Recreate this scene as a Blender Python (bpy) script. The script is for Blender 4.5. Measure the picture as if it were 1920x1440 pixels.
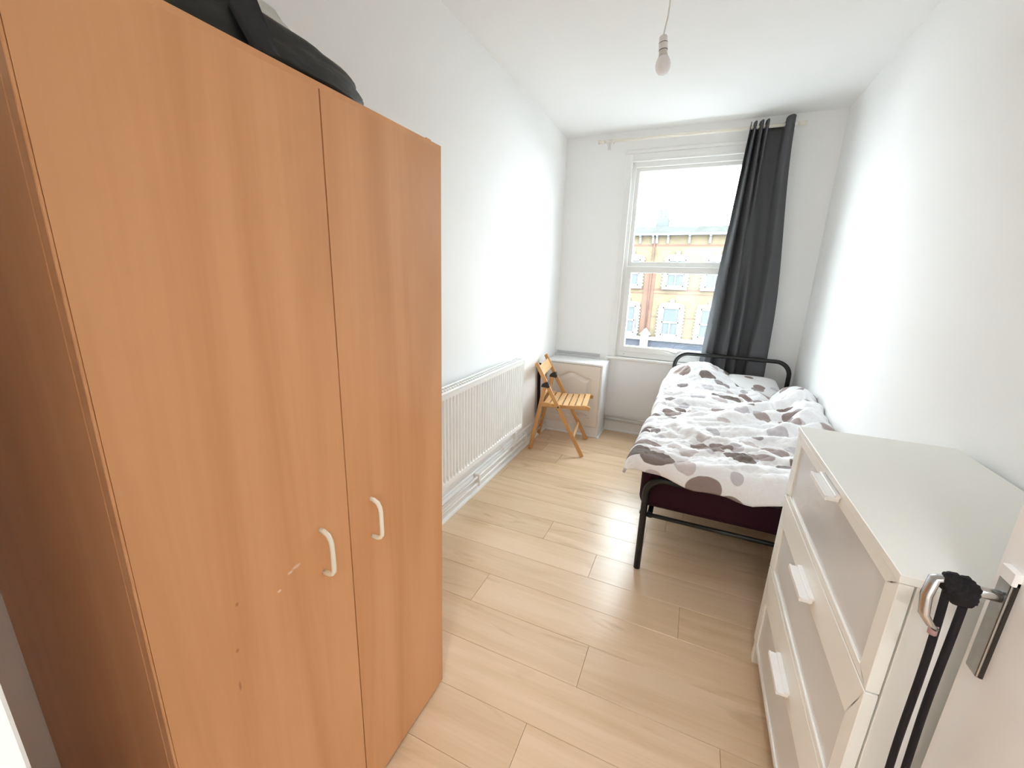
import bpy, bmesh, math, random
from mathutils import Vector, Matrix, noise
from math import sin, cos, pi, sqrt, atan2, exp

# ------------------------------------------------------------------ clear
for o in list(bpy.data.objects):
    bpy.data.objects.remove(o, do_unlink=True)
sc = bpy.context.scene
COL = sc.collection
random.seed(7)

# ------------------------------------------------------------------ room size (metres)
W, D, H = 2.053, 3.93, 2.665          # left wall x=0, window wall y=D, ceiling z=H
YF = 0.038                            # inner face of the wall behind the camera

# ------------------------------------------------------------------ camera
cam_d = bpy.data.cameras.new('camera')
cam = bpy.data.objects.new('camera', cam_d)
COL.objects.link(cam)
cam_d.sensor_fit = 'HORIZONTAL'
cam_d.sensor_width = 36.0
cam_d.lens = 765.117 / 1920.0 * 36.0
cam_d.clip_start = 0.01
cam_d.clip_end = 300
# rows of R: camera right / down / forward in world axes
MR = ((0.91239716, 0.40830302, 0.02863693),
      (0.12902388, -0.22050891, -0.96681366),
      (-0.38843824, 0.88581289, -0.25387254))
m = Matrix(((MR[0][0], -MR[1][0], -MR[2][0], 1.2528),
            (MR[0][1], -MR[1][1], -MR[2][1], 0.0),
            (MR[0][2], -MR[1][2], -MR[2][2], 1.45),
            (0, 0, 0, 1)))
cam.matrix_world = m
sc.camera = cam

# ------------------------------------------------------------------ world: bright even overcast sky
wd = bpy.data.worlds.new('overcast_sky')
sc.world = wd
wd.use_nodes = True
bg = wd.node_tree.nodes['Background']
bg.inputs[0].default_value = (0.86, 0.945, 1.0, 1)
bg.inputs[1].default_value = 8.7

# sampling portal over the window opening (gives no light of its own)
pl = bpy.data.lights.new('window_portal', 'AREA')
pl.shape = 'RECTANGLE'; pl.size = 0.95; pl.size_y = 1.65
pl.cycles.is_portal = True
plo = bpy.data.objects.new('window_portal', pl)
COL.objects.link(plo)
plo.location = (1.055, D + 0.16, 1.61)
plo.rotation_euler = (math.radians(-90), 0, 0)      # faces -y, into the room

sc.view_settings.view_transform = 'Standard'
sc.view_settings.look = 'None'
sc.view_settings.exposure = 1.50
sc.view_settings.gamma = 1.0
sc.view_settings.use_curve_mapping = False
HALL_FILL = 33.0      # brightness of the added fill lamp built below
sc.cycles.max_bounces = 13
sc.cycles.diffuse_bounces = 10
sc.cycles.glossy_bounces = 6
sc.cycles.transparent_max_bounces = 16
sc.cycles.sample_clamp_indirect = 8.0

# ------------------------------------------------------------------ helpers: materials
def new_mat(name):
    mt = bpy.data.materials.new(name)
    mt.use_nodes = True
    nt = mt.node_tree
    return mt, nt, nt.nodes['Principled BSDF']

def N(nt, t, **kw):
    n = nt.nodes.new(t)
    for k, v in kw.items():
        setattr(n, k, v)
    return n

def plain(name, col, rough=0.5, bump=0.0, bscale=200.0, metal=0.0, var=0.0, vscale=6.0, spec=0.5, coat=0.0):
    mt, nt, b = new_mat(name)
    b.inputs['Roughness'].default_value = rough
    b.inputs['Metallic'].default_value = metal
    b.inputs['Specular IOR Level'].default_value = spec
    b.inputs['Coat Weight'].default_value = coat
    tc = N(nt, 'ShaderNodeTexCoord')
    nz = N(nt, 'ShaderNodeTexNoise')
    nz.inputs['Scale'].default_value = vscale
    nz.inputs['Detail'].default_value = 4
    nt.links.new(tc.outputs['Object'], nz.inputs['Vector'])
    mx = N(nt, 'ShaderNodeMix', data_type='RGBA')
    c2 = tuple(max(0, c * (1 - var)) for c in col)
    mx.inputs[6].default_value = (*c2, 1)
    mx.inputs[7].default_value = (*col, 1)
    nt.links.new(nz.outputs['Fac'], mx.inputs[0])
    nt.links.new(mx.outputs[2], b.inputs['Base Color'])
    if bump > 0:
        n2 = N(nt, 'ShaderNodeTexNoise')
        n2.inputs['Scale'].default_value = bscale
        n2.inputs['Detail'].default_value = 3
        nt.links.new(tc.outputs['Object'], n2.inputs['Vector'])
        bp = N(nt, 'ShaderNodeBump')
        bp.inputs['Strength'].default_value = bump
        bp.inputs['Distance'].default_value = 0.002
        nt.links.new(n2.outputs['Fac'], bp.inputs['Height'])
        nt.links.new(bp.outputs['Normal'], b.inputs['Normal'])
    return mt

def ramp(nt, stops):
    r = N(nt, 'ShaderNodeValToRGB')
    el = r.color_ramp.elements
    while len(el) < len(stops):
        el.new(0.5)
    for e, (p, c) in zip(el, stops):
        e.position = p
        e.color = (*c, 1) if len(c) == 3 else c
    return r

def wood(name, dark, light, axis, rough=0.45, fine=90.0, big=3.0, bump=0.06, rnd=0.0, knots=False, spec=0.5, fmix=0.3, kfac=0.55):
    """procedural wood, grain stretched along the given local axis"""
    mt, nt, b = new_mat(name)
    b.inputs['Roughness'].default_value = rough
    b.inputs['Specular IOR Level'].default_value = spec
    tc = N(nt, 'ShaderNodeTexCoord')
    oi = N(nt, 'ShaderNodeObjectInfo')
    add = N(nt, 'ShaderNodeVectorMath', operation='ADD')
    sc_ = N(nt, 'ShaderNodeVectorMath', operation='SCALE')
    cmb = N(nt, 'ShaderNodeCombineXYZ')
    for i in range(3):
        nt.links.new(oi.outputs['Random'], cmb.inputs[i])
    nt.links.new(cmb.outputs[0], sc_.inputs[0]); sc_.inputs['Scale'].default_value = 37.0
    nt.links.new(tc.outputs['Object'], add.inputs[0]); nt.links.new(sc_.outputs[0], add.inputs[1])
    def noise_tex(s_al, s_ac, detail=5, dist=0.0):
        mp = N(nt, 'ShaderNodeMapping')
        s = [s_ac] * 3; s[axis] = s_al
        mp.inputs['Scale'].default_value = s
        nt.links.new(add.outputs[0], mp.inputs['Vector'])
        nz = N(nt, 'ShaderNodeTexNoise')
        nz.inputs['Scale'].default_value = 1.0
        nz.inputs['Detail'].default_value = detail
        nz.inputs['Distortion'].default_value = dist
        nt.links.new(mp.outputs[0], nz.inputs['Vector'])
        return nz
    n1 = noise_tex(big * 0.35, big * 4, 5, 1.2)
    n2 = noise_tex(fine * 0.03, fine, 4)
    mixf = N(nt, 'ShaderNodeMix', data_type='FLOAT'); mixf.inputs[0].default_value = fmix
    nt.links.new(n1.outputs['Fac'], mixf.inputs[2]); nt.links.new(n2.outputs['Fac'], mixf.inputs[3])
    r = ramp(nt, [(0.32, dark), (0.62, light)])
    nt.links.new(mixf.outputs[0], r.inputs['Fac'])
    out = r.outputs['Color']
    if knots:
        # darker figure: sparse stretched streaks and knots
        n3 = noise_tex(1.6, 7.0, 3, 2.0)
        r3 = ramp(nt, [(0.60, (0, 0, 0)), (0.74, (1, 1, 1))])
        nt.links.new(n3.outputs['Fac'], r3.inputs['Fac'])
        mx = N(nt, 'ShaderNodeMix', data_type='RGBA')
        mm = N(nt, 'ShaderNodeMath', operation='MULTIPLY'); mm.inputs[1].default_value = kfac
        nt.links.new(r3.outputs['Color'], mm.inputs[0])
        nt.links.new(mm.outputs[0], mx.inputs[0])
        nt.links.new(out, mx.inputs[6])
        mx.inputs[7].default_value = (dark[0] * 0.72, dark[1] * 0.66, dark[2] * 0.58, 1)
        out = mx.outputs[2]
    if rnd > 0:
        hs = N(nt, 'ShaderNodeHueSaturation')
        mr = N(nt, 'ShaderNodeMapRange')
        mr.inputs[3].default_value = 1 - rnd; mr.inputs[4].default_value = 1 + rnd * 0.6
        nt.links.new(oi.outputs['Random'], mr.inputs[0])
        nt.links.new(mr.outputs[0], hs.inputs['Value'])
        nt.links.new(out, hs.inputs['Color'])
        out = hs.outputs['Color']
    nt.links.new(out, b.inputs['Base Color'])
    if bump > 0:
        bp = N(nt, 'ShaderNodeBump'); bp.inputs['Strength'].default_value = bump; bp.inputs['Distance'].default_value = 0.001
        nt.links.new(n2.outputs['Fac'], bp.inputs['Height'])
        nt.links.new(bp.outputs['Normal'], b.inputs['Normal'])
    return mt

M = {}
M['wall'] = plain('white_wall_paint', (0.905, 0.905, 0.90), 0.75, bump=0.12, bscale=60, var=0.015, vscale=2)
M['ceil'] = plain('white_ceiling_paint', (0.90, 0.90, 0.895), 0.85, bump=0.1, bscale=70, var=0.015, vscale=2)
M['gloss'] = plain('white_gloss_paint', (0.86, 0.86, 0.85), 0.32, var=0.02, vscale=5)
M['upvc'] = plain('white_upvc', (0.85, 0.85, 0.83), 0.3, var=0.03, vscale=5)
M['rad'] = plain('white_radiator_enamel', (0.88, 0.875, 0.86), 0.3, var=0.01)
M['cabwhite'] = plain('white_cabinet_laminate', (0.86, 0.865, 0.865), 0.4, var=0.01)
M['cabdoor'] = plain('cream_cabinet_door', (0.80, 0.75, 0.695), 0.4, var=0.02)
M['chest'] = plain('off_white_chest_foil', (0.87, 0.86, 0.81), 0.38, var=0.012)
M['frost'] = plain('frosted_white_panel', (0.70, 0.70, 0.69), 0.22, var=0.02, vscale=3)
M['pipeshade'] = plain('shaded_white_pipe', (0.62, 0.59, 0.55), 0.4, var=0.06, vscale=9)  # white pipe, colour darkened to stand in for shade below the sill
M['greystrip'] = plain('grey_plastic_trunking', (0.50, 0.50, 0.52), 0.4, var=0.05)
M['cream'] = plain('cream_painted_rod', (0.84, 0.80, 0.70), 0.35, var=0.05, vscale=20)
M['blackmetal'] = plain('black_powder_coat', (0.006, 0.007, 0.006), 0.42, bump=0.05, bscale=400, var=0.2)
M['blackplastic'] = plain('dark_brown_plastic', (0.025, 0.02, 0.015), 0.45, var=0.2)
M['curtain'] = plain('charcoal_curtain', (0.100, 0.101, 0.108), 0.85, bump=0.25, bscale=900, var=0.12, vscale=40, spec=0.2)
M['mattress'] = plain('maroon_mattress', (0.030, 0.0035, 0.012), 0.75, bump=0.2, bscale=300, var=0.3, vscale=9, spec=0.2)
M['maroon'] = plain('maroon_cloth', (0.06, 0.01, 0.012), 0.85, bump=0.2, bscale=200, var=0.3, vscale=20)
M['bagblack'] = plain('black_nylon', (0.010, 0.011, 0.010), 0.42, bump=0.5, bscale=45, var=0.4, vscale=14)
M['clothgrey'] = plain('dark_grey_cloth', (0.085, 0.087, 0.095), 0.85, bump=0.3, bscale=120, var=0.4, vscale=16)
M['olive'] = plain('olive_cloth', (0.045, 0.055, 0.02), 0.85, bump=0.3, bscale=120, var=0.6, vscale=18)
M['greycloth'] = plain('pale_grey_cloth', (0.30, 0.30, 0.29), 0.85, bump=0.3, bscale=120, var=0.4, vscale=18)
M['chrome'] = plain('brushed_steel', (0.62, 0.62, 0.62), 0.22, metal=1.0, var=0.2, vscale=60)
M['satin'] = plain('satin_steel_plate', (0.40, 0.41, 0.41), 0.36, metal=1.0, var=0.25, vscale=90)
M['strap'] = plain('black_webbing', (0.006, 0.004, 0.006), 0.9, bump=0.4, bscale=500, var=0.4, vscale=60)
M['pinktag'] = plain('dull_pink_tag', (0.45, 0.28, 0.28), 0.6, var=0.1)
M['whiteplastic'] = plain('white_plastic', (0.82, 0.81, 0.79), 0.35, var=0.01)
M['bulb'] = plain('frosted_bulb', (0.90, 0.89, 0.90), 0.25, var=0.01)
M['bulbneck'] = plain('bulb_collar', (0.72, 0.68, 0.63), 0.4, var=0.02)
M['darkgap'] = plain('dark_rubber', (0.05, 0.04, 0.035), 0.7)
M['handle'] = plain('cream_handle', (0.83, 0.77, 0.64), 0.3, var=0.02)
M['veneer'] = wood('orange_beech_veneer', (0.60, 0.285, 0.120), (0.70, 0.360, 0.170), 2, rough=0.38, fine=120, big=1.6, bump=0.05, fmix=0.12)
M['veneer_y'] = wood('orange_beech_edge', (0.60, 0.285, 0.120), (0.70, 0.360, 0.170), 1, rough=0.38, fine=120, big=1.6, bump=0.05, fmix=0.12)
M['floorwood'] = wood('oak_laminate', (0.635, 0.450, 0.280), (0.745, 0.560, 0.390), 0, rough=0.27, fine=110, big=2.2, bump=0.04, rnd=0.05, knots=True, fmix=0.22, kfac=0.45)
M['chair_l'] = wood('chair_beech_long', (0.52, 0.25, 0.085), (0.66, 0.36, 0.14), 2, rough=0.4, fine=120, big=5, bump=0.04)
M['chair_x'] = wood('chair_beech_seat', (0.60, 0.34, 0.14), (0.76, 0.48, 0.24), 1, rough=0.4, fine=120, big=5, bump=0.04)
M['subfloor'] = plain('dark_underlay', (0.16, 0.09, 0.045), 0.9)

# wardrobe left door: same veneer with a few paint scuffs and dents
def scuffed():
    mt = M['veneer'].copy(); mt.name = 'orange_beech_veneer_scuffed'
    nt = mt.node_tree
    b = nt.nodes['Principled BSDF']
    src = b.inputs['Base Color'].links[0].from_socket
    tc = N(nt, 'ShaderNodeTexCoord')
    out = src
    #   world y, z of mark centre, half sizes, colour
    marks = [((0.466, 0.878), (0.010, 0.004), (0.80, 0.62, 0.55), 0.75), ((0.452, 0.874), (0.006, 0.003), (0.82, 0.66, 0.60), 0.8),
             ((0.426, 0.851), (0.004, 0.003), (0.85, 0.68, 0.62), 0.9),
             ((0.349, 0.885), (0.003, 0.004), (0.28, 0.10, 0.035), 0.6), ((0.338, 0.795), (0.003, 0.004), (0.30, 0.10, 0.035), 0.6),
             ((0.333, 0.72), (0.0022, 0.012), (0.30, 0.10, 0.035), 0.6)]
    for (y, z), (sy, sz), colr, k in marks:
        mp = N(nt, 'ShaderNodeMapping'); mp.vector_type = 'TEXTURE'
        mp.inputs['Location'].default_value = (0.0, y - WARD[1], z)
        mp.inputs['Scale'].default_value = (1000.0, sy, sz)
        nt.links.new(tc.outputs['Object'], mp.inputs['Vector'])
        ln = N(nt, 'ShaderNodeVectorMath', operation='LENGTH')
        nt.links.new(mp.outputs[0], ln.inputs[0])
        mr = N(nt, 'ShaderNodeMapRange')
        mr.inputs[1].default_value = 0.5; mr.inputs[2].default_value = 1.2
        mr.inputs[3].default_value = k; mr.inputs[4].default_value = 0.0
        nt.links.new(ln.outputs['Value'], mr.inputs[0])
        mx = N(nt, 'ShaderNodeMix', data_type='RGBA')
        nt.links.new(mr.outputs[0], mx.inputs[0]); nt.links.new(out, mx.inputs[6])
        mx.inputs[7].default_value = (*colr, 1)
        out = mx.outputs[2]
    nt.links.new(out, b.inputs['Base Color'])
    return mt

def glass_mat(name, tint=(0.97, 0.985, 0.98), refl=0.06):
    mt = bpy.data.materials.new(name); mt.use_nodes = True
    nt = mt.node_tree; nt.nodes.clear()
    o = N(nt, 'ShaderNodeOutputMaterial')
    t = N(nt, 'ShaderNodeBsdfTransparent'); t.inputs[0].default_value = (*tint, 1)
    g = N(nt, 'ShaderNodeBsdfGlossy'); g.inputs['Roughness'].default_value = 0.02
    mx = N(nt, 'ShaderNodeMixShader'); mx.inputs[0].default_value = refl
    nt.links.new(t.outputs[0], mx.inputs[1]); nt.links.new(g.outputs[0], mx.inputs[2])
    nt.links.new(mx.outputs[0], o.inputs[0])
    return mt
M['glass'] = glass_mat('window_glass')

def plastic_film():
    mt = bpy.data.materials.new('translucent_plastic_film'); mt.use_nodes = True
    nt = mt.node_tree; b = nt.nodes['Principled BSDF']
    b.inputs['Base Color'].default_value = (0.80, 0.80, 0.75, 1)
    b.inputs['Roughness'].default_value = 0.3
    o = nt.nodes['Material Output']
    t = N(nt, 'ShaderNodeBsdfTransparent'); t.inputs[0].default_value = (0.95, 0.95, 0.93, 1)
    mx = N(nt, 'ShaderNodeMixShader'); mx.inputs[0].default_value = 0.55
    nt.links.new(t.outputs[0], mx.inputs[1]); nt.links.new(b.outputs[0], mx.inputs[2])
    nt.links.new(mx.outputs[0], o.inputs[0])
    return mt
M['film'] = plastic_film()

def spots_mat():
    """white cotton printed with scattered oval pebbles; uses the flat cloth UV in metres"""
    mt, nt, b = new_mat('pebble_print_cotton')
    b.inputs['Roughness'].default_value = 0.85
    b.inputs['Specular IOR Level'].default_value = 0.2
    uv = N(nt, 'ShaderNodeUVMap'); uv.uv_map = 'cloth'
    cur = None
    base = (0.90, 0.895, 0.91)
    layers = [(6.5, 0.0, 0.36, 1.35, [(0.34, 0.30, 0.30), (0.60, 0.57, 0.60), (0.70, 0.68, 0.71), (0.64, 0.58, 0.58)], 0.30),
              (5.2, 3.7, 0.42, 1.5, [(0.24, 0.19, 0.175), (0.30, 0.235, 0.22), (0.42, 0.35, 0.34), (0.20, 0.165, 0.15)], 0.42)]
    for sca, off, thr, asp, cols, skip in layers:
        mp = N(nt, 'ShaderNodeMapping')
        mp.inputs['Location'].default_value = (off, off * 1.7, 0)
        mp.inputs['Rotation'].default_value = (0, 0, 0.5 if off else -0.3)
        mp.inputs['Scale'].default_value = (sca, sca * asp, 1)
        nt.links.new(uv.outputs[0], mp.inputs['Vector'])
        nz = N(nt, 'ShaderNodeTexNoise'); nz.inputs['Scale'].default_value = 0.9; nz.inputs['Detail'].default_value = 0
        nt.links.new(mp.outputs[0], nz.inputs['Vector'])
        va = N(nt, 'ShaderNodeVectorMath', operation='MULTIPLY_ADD')
        va.inputs[1].default_value = (0.45, 0.45, 0); nt.links.new(nz.outputs['Color'], va.inputs[0]); nt.links.new(mp.outputs[0], va.inputs[2])
        vo = N(nt, 'ShaderNodeTexVoronoi'); vo.voronoi_dimensions = '2D'; vo.inputs['Scale'].default_value = 1.0
        vo.inputs['Randomness'].default_value = 0.75
        nt.links.new(va.outputs[0], vo.inputs['Vector'])
        sp = N(nt, 'ShaderNodeSeparateColor'); nt.links.new(vo.outputs['Color'], sp.inputs[0])
        # per-cell radius
        rr = N(nt, 'ShaderNodeMapRange'); rr.inputs[3].default_value = thr * 0.55; rr.inputs[4].default_value = thr
        nt.links.new(sp.outputs[1], rr.inputs[0])
        lt = N(nt, 'ShaderNodeMath', operation='SUBTRACT'); nt.links.new(rr.outputs[0], lt.inputs[0]); nt.links.new(vo.outputs['Distance'], lt.inputs[1])
        ed = N(nt, 'ShaderNodeMapRange'); ed.inputs[1].default_value = 0.0; ed.inputs[2].default_value = 0.02
        nt.links.new(lt.outputs[0], ed.inputs[0])
        gt = N(nt, 'ShaderNodeMath', operation='GREATER_THAN'); gt.inputs[1].default_value = skip
        nt.links.new(sp.outputs[0], gt.inputs[0])
        mk = N(nt, 'ShaderNodeMath', operation='MULTIPLY'); nt.links.new(ed.outputs[0], mk.inputs[0]); nt.links.new(gt.outputs[0], mk.inputs[1])
        cr = ramp(nt, [(i / len(cols), c) for i, c in enumerate(cols)]); cr.color_ramp.interpolation = 'CONSTANT'
        nt.links.new(sp.outputs[2], cr.inputs['Fac'])
        mx = N(nt, 'ShaderNodeMix', data_type='RGBA')
        nt.links.new(mk.outputs[0], mx.inputs[0])
        if cur is None: mx.inputs[6].default_value = (*base, 1)
        else: nt.links.new(cur, mx.inputs[6])
        nt.links.new(cr.outputs['Color'], mx.inputs[7])
        cur = mx.outputs[2]
    nt.links.new(cur, b.inputs['Base Color'])
    nb = N(nt, 'ShaderNodeTexNoise'); nb.inputs['Scale'].default_value = 38; nb.inputs['Detail'].default_value = 4; nb.inputs['Distortion'].default_value = 0.6
    nt.links.new(uv.outputs[0], nb.inputs['Vector'])
    bp = N(nt, 'ShaderNodeBump'); bp.inputs['Strength'].default_value = 0.6; bp.inputs['Distance'].default_value = 0.006
    nt.links.new(nb.outputs['Fac'], bp.inputs['Height']); nt.links.new(bp.outputs['Normal'], b.inputs['Normal'])
    return mt
M['spots'] = spots_mat()

def brick_mat(name, c1, c2, mortar, bw=0.225, bh=0.075):
    mt, nt, b = new_mat(name)
    b.inputs['Roughness'].default_value = 0.9
    b.inputs['Specular IOR Level'].default_value = 0.0
    tc = N(nt, 'ShaderNodeTexCoord'); sp = N(nt, 'ShaderNodeSeparateXYZ'); cb = N(nt, 'ShaderNodeCombineXYZ')
    nt.links.new(tc.outputs['Object'], sp.inputs[0])
    nt.links.new(sp.outputs[0], cb.inputs[0]); nt.links.new(sp.outputs[2], cb.inputs[1])
    br = N(nt, 'ShaderNodeTexBrick')
    br.inputs['Scale'].default_value = 1.0
    br.inputs['Color1'].default_value = (*c1, 1); br.inputs['Color2'].default_value = (*c2, 1); br.inputs['Mortar'].default_value = (*mortar, 1)
    br.inputs['Brick Width'].default_value = bw; br.inputs['Row Height'].default_value = bh; br.inputs['Mortar Size'].default_value = 0.008
    nt.links.new(cb.outputs[0], br.inputs['Vector'])
    nz = N(nt, 'ShaderNodeTexNoise'); nz.inputs['Scale'].default_value = 1.3; nz.inputs['Detail'].default_value = 6
    nt.links.new(tc.outputs['Object'], nz.inputs['Vector'])
    hs = N(nt, 'ShaderNodeHueSaturation'); mr = N(nt, 'ShaderNodeMapRange')
    mr.inputs[1].default_value = 0.3; mr.inputs[2].default_value = 0.7; mr.inputs[3].default_value = 0.82; mr.inputs[4].default_value = 1.08
    nt.links.new(nz.outputs['Fac'], mr.inputs[0]); nt.links.new(mr.outputs[0], hs.inputs['Value'])
    nt.links.new(br.outputs['Color'], hs.inputs['Color']); nt.links.new(hs.outputs['Color'], b.inputs['Base Color'])
    return mt
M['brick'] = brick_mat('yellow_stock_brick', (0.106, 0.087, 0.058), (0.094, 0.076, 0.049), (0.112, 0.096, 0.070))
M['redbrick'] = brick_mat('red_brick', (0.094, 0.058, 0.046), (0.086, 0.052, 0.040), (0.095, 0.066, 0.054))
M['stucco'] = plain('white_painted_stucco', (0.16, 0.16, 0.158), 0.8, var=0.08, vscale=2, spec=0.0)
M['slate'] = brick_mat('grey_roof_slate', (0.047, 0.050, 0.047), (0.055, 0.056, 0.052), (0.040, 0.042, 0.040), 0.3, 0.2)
M['farglass'] = plain('far_window_glass', (0.072, 0.082, 0.085), 0.9, var=0.22, vscale=5, spec=0.0)
M['fascia'] = plain('grey_blue_shop_fascia', (0.045, 0.050, 0.062), 0.8, var=0.25, vscale=2, spec=0.0)
M['chimney'] = plain('grey_chimney_render', (0.078, 0.084, 0.083), 0.9, var=0.25, vscale=4, spec=0.0)
M['asphalt'] = plain('grey_asphalt', (0.10, 0.10, 0.10), 0.9, var=0.3, vscale=2)

# ------------------------------------------------------------------ helpers: objects
class T:
    """bookkeeping: world matrix of every object we create"""
    mats = {}
def wm(o):
    return T.mats.get(o.name, Matrix.Identity(4)) if o else Matrix.Identity(4)

def thing(name, label, cat, loc=(0, 0, 0), rot=(0, 0, 0), group=None, kind=None):
    o = bpy.data.objects.new(name, None)
    COL.objects.link(o)
    o.empty_display_size = 0.05
    o.location = loc; o.rotation_euler = rot
    from mathutils import Euler
    T.mats[o.name] = Matrix.Translation(loc) @ Euler(rot).to_matrix().to_4x4()
    if kind: o['kind'] = kind
    if label: o['label'] = label
    if cat: o['category'] = cat
    if group: o['group'] = group
    return o

def tag(o, label=None, cat=None, group=None, kind=None):
    if label: o['label'] = label
    if cat: o['category'] = cat
    if group: o['group'] = group
    if kind: o['kind'] = kind
    return o

def link_bm(name, bm, mat, parent=None, local=False, origin=None, smooth=False):
    """one mesh object; coordinates are world unless local=True; origin gives a top-level mesh its own base point"""
    me = bpy.data.meshes.new(name)
    bmesh.ops.recalc_face_normals(bm, faces=bm.faces[:])
    inv = Matrix.Identity(4)
    if parent is not None and not local:
        inv = wm(parent).inverted()
    if parent is None and origin is not None:
        inv = Matrix.Translation(origin).inverted()
    bm.transform(inv)
    for f in bm.faces: f.smooth = smooth
    bm.to_mesh(me); bm.free()
    o = bpy.data.objects.new(name, me)
    COL.objects.link(o)
    if mat: me.materials.append(mat)
    if parent is not None:
        o.parent = parent
        T.mats[o.name] = wm(parent)
    elif origin is not None:
        o.location = origin
        T.mats[o.name] = Matrix.Translation(origin)
    return o

def bm_box(x0, x1, y0, y1, z0, z1, bev=0.0, seg=1, bm=None):
    b = bm or bmesh.new()
    vs = [b.verts.new((x, y, z)) for x in (x0, x1) for y in (y0, y1) for z in (z0, z1)]
    fs = [(0, 1, 3, 2), (4, 6, 7, 5), (0, 4, 5, 1), (2, 3, 7, 6), (0, 2, 6, 4), (1, 5, 7, 3)]
    faces = [b.faces.new([vs[i] for i in f]) for f in fs]
    if bev > 0:
        es = list({e for f in faces for e in f.edges})
        bmesh.ops.bevel(b, geom=es, offset=bev, segments=seg, affect='EDGES', profile=0.5)
    return b

def box(name, x0, x1, y0, y1, z0, z1, mat, parent=None, bev=0.002, seg=1, local=False, origin=None):
    if parent is None and origin is None:
        origin = ((x0 + x1) / 2, (y0 + y1) / 2, min(z0, z1))
    return link_bm(name, bm_box(x0, x1, y0, y1, z0, z1, bev, seg), mat, parent, local, origin)

def bm_tube(pts, r, n=12, bm=None, cap=True, flat=None):
    """tube along a polyline (parallel-transport frames); r may be a list; flat=(rx,ry)"""
    b = bm or bmesh.new()
    pts = [Vector(p) for p in pts]
    k = len(pts)
    rs = r if isinstance(r, (list, tuple)) else [r] * k
    tang = []
    for i in range(k):
        a = pts[max(0, i - 1)]; c = pts[min(k - 1, i + 1)]
        tang.append((c - a).normalized())
    up = Vector((0, 0, 1)) if abs(tang[0].z) < 0.9 else Vector((1, 0, 0))
    nrm = (up - tang[0] * up.dot(tang[0])).normalized()
    rings = []
    for i in range(k):
        t = tang[i]
        nrm = (nrm - t * nrm.dot(t)).normalized()
        bn = t.cross(nrm)
        ring = []
        for j in range(n):
            a = 2 * pi * j / n
            fx, fy = flat if flat else (1, 1)
            ring.append(b.verts.new(pts[i] + (nrm * cos(a) * fx + bn * sin(a) * fy) * rs[i]))
        rings.append(ring)
    for i in range(k - 1):
        for j in range(n):
            b.faces.new((rings[i][j], rings[i][(j + 1) % n], rings[i + 1][(j + 1) % n], rings[i + 1][j]))
    if cap:
        b.faces.new(rings[0]); b.faces.new(rings[-1])
    return b

def tube(name, pts, r, mat, parent=None, n=12, local=False, origin=None, flat=None):
    if parent is None and origin is None: origin = pts[0]
    return link_bm(name, bm_tube(pts, r, n, flat=flat), mat, parent, local, origin, smooth=True)

def arc(cx, cz, r, a0, a1, n, y=None, plane='xz'):
    out = []
    for i in range(n + 1):
        a = a0 + (a1 - a0) * i / n
        out.append((cx + r * cos(a), cz + r * sin(a)))
    return out

def bm_lathe(profile, cx, cy, n=24, bm=None):
    b = bm or bmesh.new()
    rings = []
    for r, z in profile:
        rings.append([b.verts.new((cx + max(r, 1e-5) * cos(2 * pi * j / n), cy + max(r, 1e-5) * sin(2 * pi * j / n), z)) for j in range(n)])
    for a, c in zip(rings, rings[1:]):
        for j in range(n):
            b.faces.new((a[j], a[(j + 1) % n], c[(j + 1) % n], c[j]))
    b.faces.new(rings[0]); b.faces.new(rings[-1])
    bmesh.ops.remove_doubles(b, verts=b.verts[:], dist=1e-4)
    return b

def bm_prism(poly, axis, a0, a1, bm=None, bev=0.0):
    """extrude a 2D polygon along an axis; poly gives the two other coords in x<y<z order"""
    b = bm or bmesh.new()
    def put(p, a):
        q = list(p); q.insert(axis, a); return b.verts.new(q)
    lo = [put(p, a0) for p in poly]; hi = [put(p, a1) for p in poly]
    k = len(poly)
    fs = [b.faces.new(lo), b.faces.new(hi)]
    for i in range(k):
        fs.append(b.faces.new((lo[i], lo[(i + 1) % k], hi[(i + 1) % k], hi[i])))
    if bev > 0:
        es = list({e for f in fs[:2] for e in f.edges})
        bmesh.ops.bevel(b, geom=es, offset=bev, segments=1, affect='EDGES')
    return b

def bm_ring(outer, inner, axis, a0, a1, bm=None):
    """solid ring between two closed loops with equal point counts"""
    b = bm or bmesh.new()
    def put(p, a):
        q = list(p); q.insert(axis, a); return b.verts.new(q)
    L = [[put(p, a) for p in loop] for a in (a0, a1) for loop in (outer, inner)]
    k = len(outer)
    for i in range(k):
        j = (i + 1) % k
        b.faces.new((L[0][i], L[0][j], L[1][j], L[1][i]))
        b.faces.new((L[2][i], L[2][j], L[3][j], L[3][i]))
        b.faces.new((L[0][i], L[0][j], L[2][j], L[2][i]))
        b.faces.new((L[1][i], L[1][j], L[3][j], L[3][i]))
    return b

def rect_loop(x0, x1, z0, z1):
    return [(x0, z0), (x1, z0), (x1, z1), (x0, z1)]

def smoothstep(a, b, x):
    t = max(0.0, min(1.0, (x - a) / (b - a))); return t * t * (3 - 2 * t)

# ================================================================== STRUCTURE
S = 'structure'
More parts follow.
